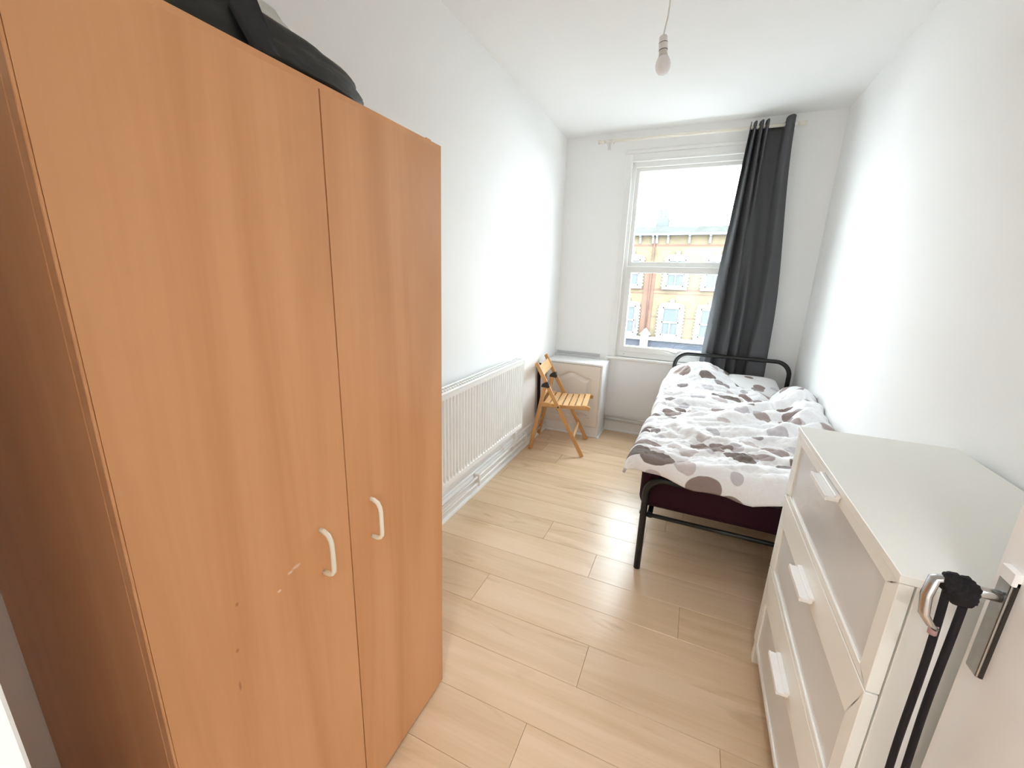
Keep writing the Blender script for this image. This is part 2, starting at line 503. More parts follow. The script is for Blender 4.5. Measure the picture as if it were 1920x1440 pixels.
# ---- floor with separate laminate planks
floor = link_bm('floor', bm_box(-0.1, W + 0.1, -1.5, D + 0.1, -0.06, -0.0085), M['subfloor'], None, origin=(W / 2, D / 2, -0.06))
tag(floor, 'pale oak laminate plank floor running across the room', None, kind=S)
PW, PL = 0.1935, 1.285
known = {1: 1.03, -1: 0.912, 2: 0.475, 3: 1.36, 0: 0.22, 4: 0.93, 5: 0.62, 6: 1.15}
for k in range(-13, 16):
    y0 = 0.985 + PW * k; y1 = min(y0 + PW, D)
    if y0 >= D: break
    j0 = known.get(k, random.uniform(0, PL))
    xs = [0.0]
    x = j0
    while x > 0: x -= PL
    x += PL
    while x < W:
        if x > 0.02: xs.append(x)
        x += PL
    xs.append(W)
    for a, c in zip(xs, xs[1:]):
        cx, cy = (a + c) / 2, (y0 + y1) / 2
        g = 0.0005
        b = bm_box(a - cx + g, c - cx - g, y0 - cy + g, y1 - cy - g, -0.0085, 0.0, 0.0009)
        p = link_bm('plank', b, M['floorwood'], floor, local=True)
        p.location = Vector((cx, cy, 0)) - Vector((W / 2, D / 2, -0.06))

ceiling = box('ceiling', -0.1, W + 0.1, -1.5, D + 0.3, H, H + 0.1, M['ceil'], None, 0)
tag(ceiling, 'plain white ceiling', None, kind=S)
wl = box('wall_left', -0.12, 0.0, -1.5, D + 0.3, -0.06, H, M['wall'], None, 0)
tag(wl, 'plain white wall behind the wardrobe and radiator', None, kind=S)
wr = box('wall_right', W, W + 0.12, -1.5, D + 0.3, -0.06, H, M['wall'], None, 0)
tag(wr, 'plain white wall beside the bed and chest of drawers', None, kind=S)

WX0, WX1, WZ0, WZ1 = 0.594, 1.520, 0.745, 2.428        # window opening
TH = 0.28
wb = bmesh.new()
for (a, c, e, f) in ((-0.12, WX0, -0.06, H), (WX1, W + 0.12, -0.06, H), (WX0, WX1, -0.06, WZ0), (WX0, WX1, WZ1, H)):
    bm_box(a, c, D, D + TH, e, f, bm=wb)
wback = link_bm('wall_back', wb, M['wall'], None, origin=(W / 2, D, 0))
tag(wback, 'white wall holding the sash window', None, kind=S)

# wall behind the camera with the doorway, and a short white hall beyond it
DX0, DX1, DZ = 0.90, 1.715, 2.03
wf = bmesh.new()
for (a, c, e, f) in ((0.0, DX0, 0, H), (DX1, W, 0, H), (DX0, DX1, DZ, H)):
    bm_box(a, c, YF - 0.12, YF, e, f, bm=wf)
wfront = link_bm('wall_front', wf, M['wall'], None, origin=(W / 2, YF, 0))
tag(wfront, 'white wall with the open doorway', None, kind=S)
wh = box('wall_hall', -0.12, W + 0.12, -1.5, -1.4, -0.06, H, M['wall'], None, 0)
tag(wh, 'white hall wall outside the doorway', None, kind=S)
b = bmesh.new()
bm_box(DX0 - 0.06, DX0 + 0.012, YF - 0.13, YF + 0.0125, 0, DZ + 0.06, 0.002, bm=b)
bm_box(DX1 - 0.012, DX1 + 0.06, YF - 0.13, YF + 0.0125, 0, DZ + 0.06, 0.002, bm=b)
bm_box(DX0 + 0.012, DX1 - 0.012, YF - 0.13, YF + 0.0125, DZ - 0.012, DZ + 0.06, 0.002, bm=b)
tag(link_bm('trim_1', b, M['gloss'], None, origin=((DX0 + DX1) / 2, YF, 0)), 'white gloss frame around the doorway', None, kind=S)

# added fill light, shaped as a ceiling lamp in the unseen hall
hl = thing('hall_fill_lamp', 'added round fill lamp, unseen, in the hall outside the doorway', 'fill lamp', (1.35, -0.80, H - 0.09))
link_bm('base', bm_lathe([(0.17, H - 0.03), (0.175, H - 0.02), (0.175, H)], 1.35, -0.80, 32), M['whiteplastic'], hl, smooth=False)
lm, lnt, lb = new_mat('fill_lamp_glow')
lb.inputs['Base Color'].default_value = (0.9, 0.9, 0.88, 1)
lb.inputs['Emission Color'].default_value = (0.96, 0.98, 1.0, 1)
lb.inputs['Emission Strength'].default_value = HALL_FILL
link_bm('diffuser', bm_lathe([(0.001, H - 0.088), (0.08, H - 0.082), (0.14, H - 0.06), (0.165, H - 0.03)], 1.35, -0.80, 32), lm, hl, smooth=True)

# baseboards
def skirting(name, axis, a0, a1, face, sign, h=0.155, label=''):
    t = 0.018
    prof = [(0, 0), (sign * (t + 0.014), 0), (sign * (t + 0.014), 0.006), (sign * (t + 0.010), 0.014), (sign * t, 0.018), (sign * t, h - 0.03),
            (sign * (t - 0.006), h - 0.018), (sign * (t - 0.006), h - 0.008), (sign * 0.006, h), (0, h)]
    poly = [(face + p, z) for p, z in prof]
    b = bm_prism(poly, axis, a0, a1)
    o = link_bm(name, b, M['gloss'], None, origin=((a0 + a1) / 2 if axis == 0 else face, face if axis == 0 else (a0 + a1) / 2, 0))
    return tag(o, label, None, kind=S)
skirting('baseboard_left', 1, 1.02, D, 0.0, 1, label='white moulded skirting below the radiator')
skirting('baseboard_back', 0, 0.56, W - 0.02, D, -1, h=0.13, label='white skirting below the window')
skirting('baseboard_right', 1, 0.3, D, W, -1, label='white skirting behind the bed')

# window surround (casing), sill, window
def mitred(name, x0, x1, z0, z1, w, y0, y1, mat, parent=None, bottom=True, origin=None):
    outer = rect_loop(x0, x1, z0, z1)
    inner = rect_loop(x0 + w[0], x1 - w[1], z0 + w[2], z1 - w[3])
    b = bm_ring(outer, inner, 1, y0, y1)
    es = [e for e in b.edges]
    bmesh.ops.bevel(b, geom=es, offset=0.0025, segments=1, affect='EDGES')
    return link_bm(name, b, mat, parent, origin=origin)

cas = bmesh.new()
bm_box(WX0 - 0.058, WX0 + 0.004, D - 0.016, D + 0.02, WZ0, WZ1 + 0.058, 0.003, bm=cas)
bm_box(WX1 - 0.004, WX1 + 0.058, D - 0.016, D + 0.02, WZ0, WZ1 + 0.058, 0.003, bm=cas)
bm_box(WX0 + 0.004, WX1 - 0.004, D - 0.016, D + 0.02, WZ1 - 0.004, WZ1 + 0.058, 0.003, bm=cas)
bm_box(WX0 - 0.010, WX0 + 0.006, D - 0.024, D - 0.010, WZ0, WZ1 + 0.010, 0.003, bm=cas)
bm_box(WX1 - 0.006, WX1 + 0.010, D - 0.024, D - 0.010, WZ0, WZ1 + 0.010, 0.003, bm=cas)
bm_box(WX0 + 0.006, WX1 - 0.006, D - 0.024, D - 0.010, WZ1 - 0.006, WZ1 + 0.010, 0.003, bm=cas)
bm_box(WX0 - 0.068, WX1 + 0.068, D - 0.022, D + 0.01, WZ1 + 0.058, WZ1 + 0.085, 0.004, bm=cas)
tag(link_bm('trim_2', cas, M['gloss'], None, origin=(1.057, D, WZ0)), 'white painted casing around the window', None, kind=S)
b = bm_box(WX0 - 0.075, WX1 + 0.075, D - 0.040, D + 0.06, WZ0 - 0.024, WZ0 + 0.0, 0.006, 2)
tag(link_bm('trim_4', b, M['gloss'], None, origin=(1.057, D, WZ0 - 0.024)), 'white painted window sill board', None, kind=S)

win = thing('window_1', 'white framed window with an upper and a lower pane, street behind', None, (1.057, D + 0.05, WZ0), kind=S)
mitred('frame', WX0, WX1, WZ0, WZ1, (0.035, 0.035, 0.055, 0.045), D + 0.004, D + 0.075, M['upvc'], win)
MID = 1.592
us = mitred('upper_sash', WX0 + 0.034, WX1 - 0.034, MID - 0.022, WZ1 - 0.044, (0.034, 0.034, 0.044, 0.030), D + 0.026, D + 0.072, M['upvc'], win)
ls = mitred('lower_sash', WX0 + 0.034, WX1 - 0.034, WZ0 + 0.054, MID - 0.020, (0.046, 0.046, 0.052, 0.054), D - 0.006, D + 0.060, M['upvc'], win)
box('pane', WX0 + 0.066, WX1 - 0.066, D + 0.046, D + 0.050, MID + 0.018, WZ1 - 0.072, M['glass'], us, 0)
box('pane', WX0 + 0.078, WX1 - 0.078, D + 0.026, D + 0.030, WZ0 + 0.104, MID - 0.072, M['glass'], ls, 0)
hb = bmesh.new()
bm_box(1.105, 1.145, D - 0.018, D - 0.005, 0.820, 0.842, 0.004, 2, bm=hb)
bm_tube([(1.132, D - 0.012, 0.831), (1.130, D - 0.035, 0.832), (1.115, D - 0.040, 0.835), (1.06, D - 0.040, 0.847), (1.02, D - 0.038, 0.850)],
        [0.008, 0.008, 0.008, 0.007, 0.006], 8, bm=hb)
tag(link_bm('window_handle', hb, M['upvc'], win, smooth=False))
box('screw_cap', 0.676, 0.682, D - 0.001, D + 0.006, 0.772, 0.778, M['darkgap'], win, 0.001)

# open door by the camera, handle, plate
XD, DY = 1.700, 0.755
door = thing('door_1', 'white painted door standing open, with steel lever handle', None, (XD, 0.055, 0), kind=S)
box('leaf', XD, XD + 0.04, 0.055, DY, 0.008, 2.0, M['gloss'], door, 0.003)
plate = link_bm('handle_plate', bm_box(XD - 0.007, XD + 0.002, DY - 0.046, DY - 0.020, 0.904, 1.074, 0.002, 2), M['satin'], door)
link_bm('shadow_gap_strip', bm_box(XD - 0.0040, XD + 0.002, DY - 0.0480, DY - 0.0450, 0.905, 1.070, 0.001), M['blackplastic'], plate)  # black strip standing in for the shadow between plate and door
link_bm('tape_patch', bm_box(XD - 0.0082, XD + 0.001, DY - 0.048, DY - 0.020, 1.062, 1.082, 0.001), M['whiteplastic'], plate)
HY, HZ = DY - 0.034, 1.036
lv = bm_tube([(XD - 0.005, HY, HZ), (XD - 0.020, HY, HZ), (XD - 0.050, HY, HZ)], [0.0085, 0.0080, 0.0085], 12)
bm_tube([(XD - 0.045, HY, HZ + 0.004), (XD - 0.066, HY + 0.000, HZ + 0.008), (XD - 0.079, HY - 0.004, HZ + 0.006), (XD - 0.085, HY - 0.010, HZ - 0.020),
         (XD - 0.084, HY - 0.016, HZ - 0.048), (XD - 0.074, HY - 0.018, HZ - 0.062), (XD - 0.066, HY - 0.018, HZ - 0.068)],
        [0.0085, 0.0085, 0.008, 0.0075, 0.007, 0.006, 0.004], 10, bm=lv, flat=(0.6, 1.0))
link_bm('lever', lv, M['chrome'], door, smooth=True)
box('latch_plate', XD + 0.010, XD + 0.030, DY - 0.001, DY + 0.0015, 0.90, 1.05, M['satin'], door, 0.0005)

# ================================================================== WARDROBE
WARD = (0.0, 0.223, 0.0)
WY0, WY1, WH = 0.223, 0.985, 1.768
WXF = 0.577
LEAN = 0.0145
ward = thing('wardrobe', 'tall orange-brown two-door wardrobe with cream bow handles', 'wardrobe', (0, 0, 0))
def lean(bm_):
    for v in bm_.verts:
        v.co.x += LEAN * v.co.z * (v.co.x / WXF) * 1.0
    return bm_
def wpart(name, x0, x1, y0, y1, z0, z1, mat, parent, bev=0.0012):
    b = bm_box(x0, x1, y0 - WARD[1], y1 - WARD[1], z0, z1, bev)
    return link_bm(name, lean(b), mat, parent, local=True)
ward.location = WARD; T.mats[ward.name] = Matrix.Translation(WARD)
t = 0.018
wpart('side_panel', 0.004, WXF - 0.019, WY0, WY0 + t, 0.0, WH - 0.001, M['veneer'], ward)
wpart('side_panel', 0.004, WXF - 0.019, WY1 - t, WY1, 0.0, WH - 0.001, M['veneer'], ward)
wpart('top_panel', 0.004, WXF, WY0, WY1, WH - 0.010, WH, M['veneer'], ward, 0.0)
wpart('bottom_panel', 0.010, WXF - 0.03, WY0 + t, WY1 - t, 0.05, 0.068, M['veneer_y'], ward)
wpart('back_panel', 0.006, 0.012, WY0 + t, WY1 - t, 0.05, WH - 0.011, M['veneer'], ward)
wpart('plinth', WXF - 0.06, WXF - 0.045, WY0 + t, WY1 - t, 0.0, 0.05, M['veneer_y'], ward)
GY = 0.6065
ld = wpart('door', WXF - 0.018, WXF, WY0 + 0.0040, GY - 0.0016, 0.014, WH - 0.01005, scuffed(), ward, 0.0)
wpart('edge_band', WXF - 0.018, WXF - 0.0002, WY0, WY0 + 0.0038, 0.014, WH - 0.01005, M['veneer_y'], ld, 0.0008)
rd = wpart('door', WXF - 0.018, WXF, GY + 0.0016, WY1, 0.014, WH - 0.01005, M['veneer'], ward, 0.0)
def bow_handle(y, zc, parent):
    h = 0.052
    pts = [(0.0, -h), (0.018, -h), (0.025, -h + 0.003), (0.031, -h + 0.011), (0.032, -h + 0.02), (0.032, h - 0.028), (0.030, h - 0.018), (0.024, h - 0.007), (0.012, h - 0.001), (0.0, h)]
    P = [(WXF + LEAN * zc - 0.001 + a, y, zc + z) for a, z in pts]
    tube('handle', P, 0.0052, M['handle'], parent, 12)
bow_handle(0.528, 0.872, ld)
bow_handle(0.676, 0.868, rd)
hg = bmesh.new()
bm_box(WXF - 0.016, WXF + 0.024, 0.925 - WARD[1], 0.945 - WARD[1], WH - 0.002, WH + 0.004, 0.001, bm=hg)
link_bm('hinge_cover', hg, M['veneer_y'], ward, local=True)

# ================================================================== THINGS ON TOP OF THE WARDROBE
def blob(c, r, seed, amp=0.15, freq=2.5, flat=0.0, power=2.3, sub=4, shape=None):
    b = bmesh.new()
    bmesh.ops.create_icosphere(b, subdivisions=sub, radius=1.0)
    for v in b.verts:
        d = v.co.normalized()
        k = (abs(d.x) ** power + abs(d.y) ** power + abs(d.z) ** power) ** (-1 / power)
        n_ = noise.fractal(d * freq + Vector((seed, seed * 1.7, 0)), 0.8, 2.0, 4)
        q = d * k * (1 + amp * n_)
        p = Vector((q.x * r[0], q.y * r[1], q.z * r[2]))
        if shape: p = shape(p)
        v.co = Vector(c) + p
        if v.co.z < flat: v.co.z = flat + (v.co.z - flat) * 0.03
    return b
ZT = WH + 0.003
def bag_shape(p):
    # tapers towards its free end, hump towards the other
    s = (p.y + 0.30) / 0.60
    k = 1.12 - 0.30 * smoothstep(0.15, 0.6, s) - 0.22 * smoothstep(0.84, 1.02, s)
    return Vector((p.x, p.y, p.z * k))
bag = thing('holdall_bag', 'black nylon holdall lying along the wardrobe top edge', 'bag', (0.44, 0.54, ZT))
link_bm('body', blob((0.468, 0.512, ZT + 0.037), (0.108, 0.278, 0.056), 3.1, 0.06, 2.2, ZT, 3.6, 5, bag_shape), M['bagblack'], bag, smooth=True)
tube('piping', [(0.560, 0.30, ZT + 0.012), (0.568, 0.50, ZT + 0.012), (0.558, 0.66, ZT + 0.011), (0.535, 0.76, ZT + 0.012), (0.49, 0.80, ZT + 0.016)], 0.005, M['bagblack'], bag, 8)
jk = thing('folded_jacket', 'charcoal jacket heaped over the black bag on the wardrobe', 'jacket', (0.45, 0.44, ZT))
link_bm('body', blob((0.46, 0.435, ZT + 0.10), (0.105, 0.075, 0.13), 8.8, 0.16, 2.4, ZT, 2.4, 4), M['bagblack'], jk, smooth=True)
def ribbon(path, widths, thick, wdir):
    b = bmesh.new()
    rows = []
    for (p, w, d) in zip(path, widths, wdir):
        p = Vector(p); d = Vector(d).normalized()
        rows.append([b.verts.new(p + d * w * (j / 4 - 0.5) + Vector((0.004 * sin(j * 1.9 + p.z * 30), 0, 0))) for j in range(5)])
    for a, c in zip(rows, rows[1:]):
        for j in range(4):
            b.faces.new((a[j], a[j + 1], c[j + 1], c[j]))
    g = bmesh.ops.solidify(b, geom=b.faces[:], thickness=thick)
    return b
rb = ribbon([(0.500, 0.470, ZT + 0.25), (0.540, 0.478, ZT + 0.15), (0.572, 0.492, ZT + 0.085), (0.585, 0.508, ZT + 0.04), (0.590, 0.522, ZT + 0.008)],
            [0.055, 0.058, 0.056, 0.05, 0.05], 0.008, [(0.15, 1, 0.1)] * 5)
link_bm('sleeve', rb, M['clothgrey'], jk, smooth=True)
pb = link_bm('plastic_bag', blob((0.335, 0.60, ZT + 0.075), (0.105, 0.29, 0.130), 5.5, 0.14, 3.5, ZT, 2.2, 5, lambda p: Vector((p.x, p.y, p.z * (1.0 - 0.55 * smoothstep(0.08, 0.29, p.y))))), M['film'], None, origin=(0.30, 0.60, ZT), smooth=True)
tag(pb, 'crumpled translucent plastic bag behind the black bag on the wardrobe', 'plastic bag')
ol = link_bm('olive_cloth', blob((0.535, 0.375, ZT + 0.028), (0.045, 0.055, 0.042), 2.2, 0.2, 2.5, ZT, 2.2, 3), M['olive'], None, origin=(0.535, 0.375, ZT), smooth=True)
tag(ol, 'bundled olive green cloth beside the charcoal jacket', 'cloth')
gc = link_bm('grey_cloth', blob((0.535, 0.295, ZT + 0.022), (0.045, 0.055, 0.034), 6.2, 0.2, 2.5, ZT, 2.2, 3), M['greycloth'], None, origin=(0.535, 0.295, ZT), smooth=True)
tag(gc, 'pale grey cloth next to the olive bundle on the wardrobe', 'cloth')

# ================================================================== RADIATOR
RY0, RY1, RZ0, RZ1, RX0, RX1 = 1.20, 2.80, 0.312, 0.858, 0.045, 0.122
rad = thing('radiator', 'long white fluted panel radiator on the wall below head height', 'radiator', (0.08, 2.0, RZ0))
rad['label'] = 'long white fluted panel radiator on the wall behind the wooden chair'
b = bmesh.new()
pitch = 0.0333
rows = []
y = RY0 + 0.012
prof = []
prof.append((RY0 + 0.012, RX1))
npit = int((RY1 - RY0 - 0.03) / pitch)
off = (RY1 - RY0 - npit * pitch) / 2
for i in range(npit):
    a = RY0 + off + i * pitch
    prof += [(a + 0.004, RX1), (a + 0.007, RX1 - 0.013), (a + 0.024, RX1 - 0.013), (a + 0.027, RX1)]
prof.append((RY1 - 0.012, RX1))
zl = [(RZ0 + 0.03, 1.0), (RZ0 + 0.042, 1.0), (RZ1 - 0.046, 1.0), (RZ1 - 0.034, 1.0)]
grid = []
for (z, f) in [(RZ0, 0), (RZ0 + 0.030, 0), (RZ0 + 0.046, 1), (RZ1 - 0.052, 1), (RZ1 - 0.036, 0), (RZ1 - 0.012, 0)]:
    grid.append([b.verts.new((RX1 if f == 0 else x, y, z)) for y, x in prof])
for r0, r1 in zip(grid, grid[1:]):
    for i in range(len(prof) - 1):
        b.faces.new((r0[i], r0[i + 1], r1[i + 1], r1[i]))
bm_box(RX1 - 0.022, RX1 - 0.014, RY0 + 0.01, RY1 - 0.01, RZ0, RZ1 - 0.012, bm=b)
link_bm('front_panel', b, M['rad'], rad)
box('back_panel', RX0, RX0 + 0.008, RY0 + 0.01, RY1 - 0.01, RZ0, RZ1 - 0.012, M['rad'], rad, 0.002)
for yy in (RY0, RY1 - 0.008):
    box('end_panel', RX0 - 0.002, RX1 + 0.001, yy, yy + 0.008, RZ0 - 0.002, RZ1, M['rad'], rad, 0.002)
b = bmesh.new()
bm_box(RX1 - 0.016, RX1 + 0.002, RY0, RY1, RZ1 - 0.014, RZ1 + 0.001, 0.003, bm=b)
bm_box(RX0 - 0.002, RX0 + 0.010, RY0, RY1, RZ1 - 0.014, RZ1 + 0.001, 0.003, bm=b)
bm_box(RX0 + 0.033, RX0 + 0.040, RY0, RY1, RZ1 - 0.010, RZ1 - 0.002, 0.001, bm=b)
yy = RY0 + 0.02
while yy < RY1 - 0.02:
    bm_box(RX0 + 0.008, RX1 - 0.014, yy, yy + 0.010, RZ1 - 0.009, RZ1 - 0.003, bm=b)
    yy += 0.026
link_bm('top_grille', b, M['rad'], rad)
box('convector_fin', RX0 + 0.010, RX1 - 0.022, RY0 + 0.02, RY1 - 0.02, RZ0 + 0.01, RZ1 - 0.05, M['rad'], rad, 0)
tube('tail_pipe', [(0.075, RY1 - 0.03, RZ0 + 0.02), (0.075, RY1 - 0.03, 0.20), (0.070, RY1 - 0.03, 0.15), (0.045, RY1 - 0.03, 0.125)], 0.0085, M['rad'], rad, 10)
vb = bm_lathe([(0.011, 0.215), (0.017, 0.22), (0.017, 0.265), (0.012, 0.27), (0.010, RZ0 + 0.01)], 0.075, RY1 - 0.03, 14)
link_bm('valve', vb, M['rad'], rad, smooth=False)
for yy in (1.5, 2.5):
    box('wall_bracket', 0.002, RX0 + 0.002, yy, yy + 0.03, 0.42, 0.75, M['rad'], rad, 0.002)

# heating pipes
def clip(y, parent):
    b = bm_box(0.012, 0.054, y - 0.010, y + 0.010, 0.060, 0.142, 0.004, 2)
    link_bm('pipe_clip', b, M['whiteplastic'], parent)
pipeU = thing('heating_pipe', 'upper white heating pipe clipped along the skirting under the radiator', 'pipe', (0.040, 1.1, 0.125), group=None)
tube('pipe', [(0.040, 1.03, 0.125), (0.040, 3.60, 0.125)], 0.0085, M['rad'], pipeU, 12)
for yy in (1.40, 2.235, 3.10): clip(yy, pipeU)
pipeL = thing('heating_pipe', 'lower white heating pipe running just above the skirting bead under the radiator', 'pipe', (0.040, 1.1, 0.078))
tube('pipe', [(0.040, 1.03, 0.078), (0.040, 3.60, 0.078)], 0.0085, M['rad'], pipeL, 12)
pipeB1 = thing('heating_pipe', 'upper white pipe along the wall between the corner cabinet and bed', 'pipe', (1.3, D - 0.035, 0.148))
tube('pipe', [(0.555, D - 0.043, 0.150), (2.03, D - 0.043, 0.143)], 0.0095, M['pipeshade'], pipeB1, 12)
box('pipe_clip', 1.79, 1.81, D - 0.056, D - 0.001, 0.130, 0.160, M['whiteplastic'], pipeB1, 0.003)
pipeB2 = thing('heating_pipe', 'lower white pipe along the wall between the corner cabinet and bed', 'pipe', (1.3, D - 0.033, 0.115))
tube('pipe', [(0.555, D - 0.043, 0.117), (2.03, D - 0.043, 0.110)], 0.0095, M['pipeshade'], pipeB2, 12)
box('pipe_clip', 1.79, 1.81, D - 0.056, D - 0.001, 0.098, 0.126, M['whiteplastic'], pipeB2, 0.003)

# ================================================================== CORNER CABINET
CX0, CX1, CY0, CZ1 = 0.018, 0.553, 3.629, 0.702
cab = thing('corner_cabinet', 'low white cabinet with arched cream door in the corner below the sill', 'cabinet', ((CX0 + CX1) / 2, 3.78, 0))
b = bmesh.new()
bm_box(CX1 - 0.016, CX1, CY0 + 0.004, D - 0.005, 0.0, CZ1 - 0.016, 0.001, bm=b)
link_bm('side_panel', b, M['cabwhite'], cab)
box('side_panel', CX0, CX0 + 0.016, CY0 + 0.020, D - 0.03, 0.0, CZ1 - 0.016, M['cabwhite'], cab, 0.001)
box('top_panel', CX0, CX1 + 0.001, CY0, D - 0.003, CZ1 - 0.016, CZ1, M['cabwhite'], cab, 0.0015)
box('back_panel', CX0 + 0.016, CX1 - 0.016, D - 0.04, D - 0.034, 0.02, CZ1 - 0.016, M['cabwhite'], cab, 0)
box('plinth', CX0 + 0.016, CX1 - 0.016, CY0 + 0.012, CY0 + 0.028, 0.0, 0.098, M['cabwhite'], cab, 0.001)
fl = bmesh.new()
bm_prism([(CX1, 0), (CX1 + 0.014, 0), (CX1 + 0.012, 0.008), (CX1, 0.016)], 1, CY0 - 0.012, D - 0.02, bm=fl)
link_bm('floor_bead', fl, M['gloss'], cab)
fl = bm_prism([(CY0 + 0.012, 0), (CY0 - 0.002, 0), (CY0, 0.008), (CY0 + 0.012, 0.016)], 0, CX0, CX1 + 0.012)
link_bm('floor_bead', fl, M['gloss'], cab)
dx0, dx1, dz0, dz1 = CX0 + 0.004, CX1 - 0.017, 0.104, CZ1 - 0.020
cd = link_bm('door', bm_box(dx0, dx1, CY0 + 0.012, CY0 + 0.026, dz0, dz1, 0.002), M['cabdoor'], cab)
def arch_loop(x0, x1, z0, zs, rise, n=20, flatw=0.10):
    L = [(x0, z0), (x1, z0)]
    for i in range(n + 1):
        u = 1 - i / n
        x = x0 + (x1 - x0) * u
        s = abs(2 * u - 1)
        k = 0.0 if s > 1 - flatw else 0.5 + 0.5 * cos(pi * s / (1 - flatw))
        L.append((x, zs + rise * k))
    return L
inn = arch_loop(dx0 + 0.072, dx1 - 0.072, dz0 + 0.075, dz1 - 0.115, 0.052)
def outer_match(loop, x0, x1, z0, z1):
    out = []
    lx = [p[0] for p in loop]; a, c = min(lx), max(lx)
    for i, (x, z) in enumerate(loop):
        u = (x - a) / (c - a)
        out.append((x0 + (x1 - x0) * u, z0 if i < 2 else z1))
    return out
b = bm_ring(outer_match(inn, dx0, dx1, dz0, dz1), inn, 1, CY0 - 0.002, CY0 + 0.013)
link_bm('door_frame', b, M['cabdoor'], cd)
i2 = arch_loop(dx0 + 0.088, dx1 - 0.088, dz0 + 0.091, dz1 - 0.131, 0.050)
i3 = arch_loop(dx0 + 0.120, dx1 - 0.120, dz0 + 0.123, dz1 - 0.163, 0.044)
b = bmesh.new()
lo = [b.verts.new((x, CY0 + 0.0125, z)) for x, z in i2]; hi = [b.verts.new((x, CY0 - 0.001, z)) for x, z in i3]
for i in range(len(lo)):
    j = (i + 1) % len(lo); b.faces.new((lo[i], lo[j], hi[j], hi[i]))
b.faces.new(hi); b.faces.new(lo)
link_bm('raised_panel', b, M['cabdoor'], cd)

tr = box('cable_trunking', 0.02, 0.455, D - 0.022, D - 0.0005, 0.722, 0.748, M['greystrip'], None, 0.003)
tag(tr, 'grey plastic trunking strip on the wall above the corner cabinet', 'trunking')
# dark red cloth hanging behind the chair
b = bmesh.new()
rows = []
for i in range(13):
    z = 0.20 + 0.50 * i / 12
    row = []
    for j in range(9):
        yy = 3.425 + (0.050 + 0.012 * sin(i * 0.7)) * (j / 8 - 0.5)
        row.append(b.verts.new((0.020 + 0.010 * sin(j * 1.6 + i * 0.2), yy + 0.008 * sin(i * 0.5), z)))
    rows.append(row)
for a, c in zip(rows, rows[1:]):
    for j in range(8): b.faces.new((a[j], a[j + 1], c[j + 1], c[j]))
bmesh.ops.solidify(b, geom=b.faces[:], thickness=0.006)
tag(link_bm('hanging_cloth', b, M['maroon'], None, origin=(0.02, 3.425, 0.2), smooth=True), 'narrow dark maroon cloth hanging on the wall behind the folding chair', 'cloth')

# ================================================================== FOLDING CHAIR
ch = thing('folding_chair', 'slatted beech folding chair with black hinge brackets beside the corner cabinet', 'chair', (0.080, 3.068, 0), (0, 0, atan2(0.154, 0.988)))
CWD = 0.43      # distance between the outer faces
def stick(name, p0, p1, wid, thk, y, mat, parent, r=0.006, endcut=False):
    """flat bar in a chair side plane from p0 to p1 (x,z), width in plane, thickness along y; grain along local z"""
    d = Vector((p1[0] - p0[0], 0, p1[1] - p0[1])); L = d.length
    b = bm_box(-wid / 2, wid / 2, -thk / 2, thk / 2, 0, L, r, 2)
    ang = atan2(d.x, d.z)
    for v in b.verts:
        pass
    o = link_bm(name, b, mat, parent, local=True)
    o.location = (p0[0], y, p0[1]); o.rotation_euler = (0, ang, 0)
    return o
for s, yy in ((0, 0.011), (1, CWD - 0.011)):
    stick('front_leg', (0.460, 0.002), (0.036, 0.775), 0.033, 0.020, yy, M['chair_l'], ch)
for s, yy in ((0, 0.034), (1, CWD - 0.034)):
    stick('rear_leg', (0.008, 0.003), (0.112, 0.580), 0.034, 0.020, yy, M['chair_l'], ch)
for s, yy in ((0, 0.034), (1, CWD - 0.034)):
    # seat side rail, gently dished on top
    top = []
    for i in range(13):
        u = i / 12; x = 0.085 + 0.412 * u
        top.append((x, 0.444 - 0.014 * sin(pi * min(1, u * 1.15)) - (0.010 if u > 0.97 else 0)))
    bot = [(0.490, 0.408), (0.10, 0.400), (0.085, 0.408)]
    b = bm_prism(top + bot, 1, yy - 0.010, yy + 0.010, bev=0.002)
    link_bm('seat_rail', b, M['chair_l'], ch, local=True)
for i in range(7):
    x0 = 0.112 + i * 0.0525
    u = (x0 + 0.02 - 0.085) / 0.412
    z = 0.446 - 0.014 * sin(pi * min(1, u * 1.15))
    b = bm_box(x0, x0 + 0.041, 0.026, CWD - 0.026, z - 0.012, z, 0.002)
    link_bm('seat_slat', b, M['chair_x'], ch, local=True)
# backrest board between the long legs
d = Vector((0.036 - 0.460, 0, 0.775 - 0.002)).normalized()
b = bm_box(-0.043, 0.043, 0.020, CWD - 0.020, -0.006, 0.006, 0.003, 2)
o = link_bm('backrest', b, M['chair_x'], ch, local=True)
pc = Vector((0.460, 0, 0.002)) + d * 0.800
o.location = pc; o.rotation_euler = (0, atan2(-d.z, d.x), 0)
def rung(x, z, y0, y1, w, h, name='stretcher', ang=0.0):
    b = bm_box(-w / 2, w / 2, y0, y1, -h / 2, h / 2, 0.003, 2)
    o = link_bm(name, b, M['chair_x'], ch, local=True); o.location = (x, 0, z); o.rotation_euler = (0, ang, 0)
rung(0.375, 0.160, 0.018, CWD - 0.018, 0.012, 0.026, ang=-0.5)
rung(0.033, 0.170, 0.040, CWD - 0.040, 0.012, 0.030, ang=0.18)
rung(0.088, 0.470, 0.040, CWD - 0.040, 0.012, 0.040, ang=0.18)
for yy in (0.022, CWD - 0.022):
    b = bm_prism([(0.085, 0.578), (0.150, 0.572), (0.158, 0.585), (0.140, 0.622), (0.122, 0.622), (0.092, 0.600)], 1, yy - 0.026, yy + 0.026, bev=0.003)
    link_bm('hinge_bracket', b, M['blackplastic'], ch, local=True)
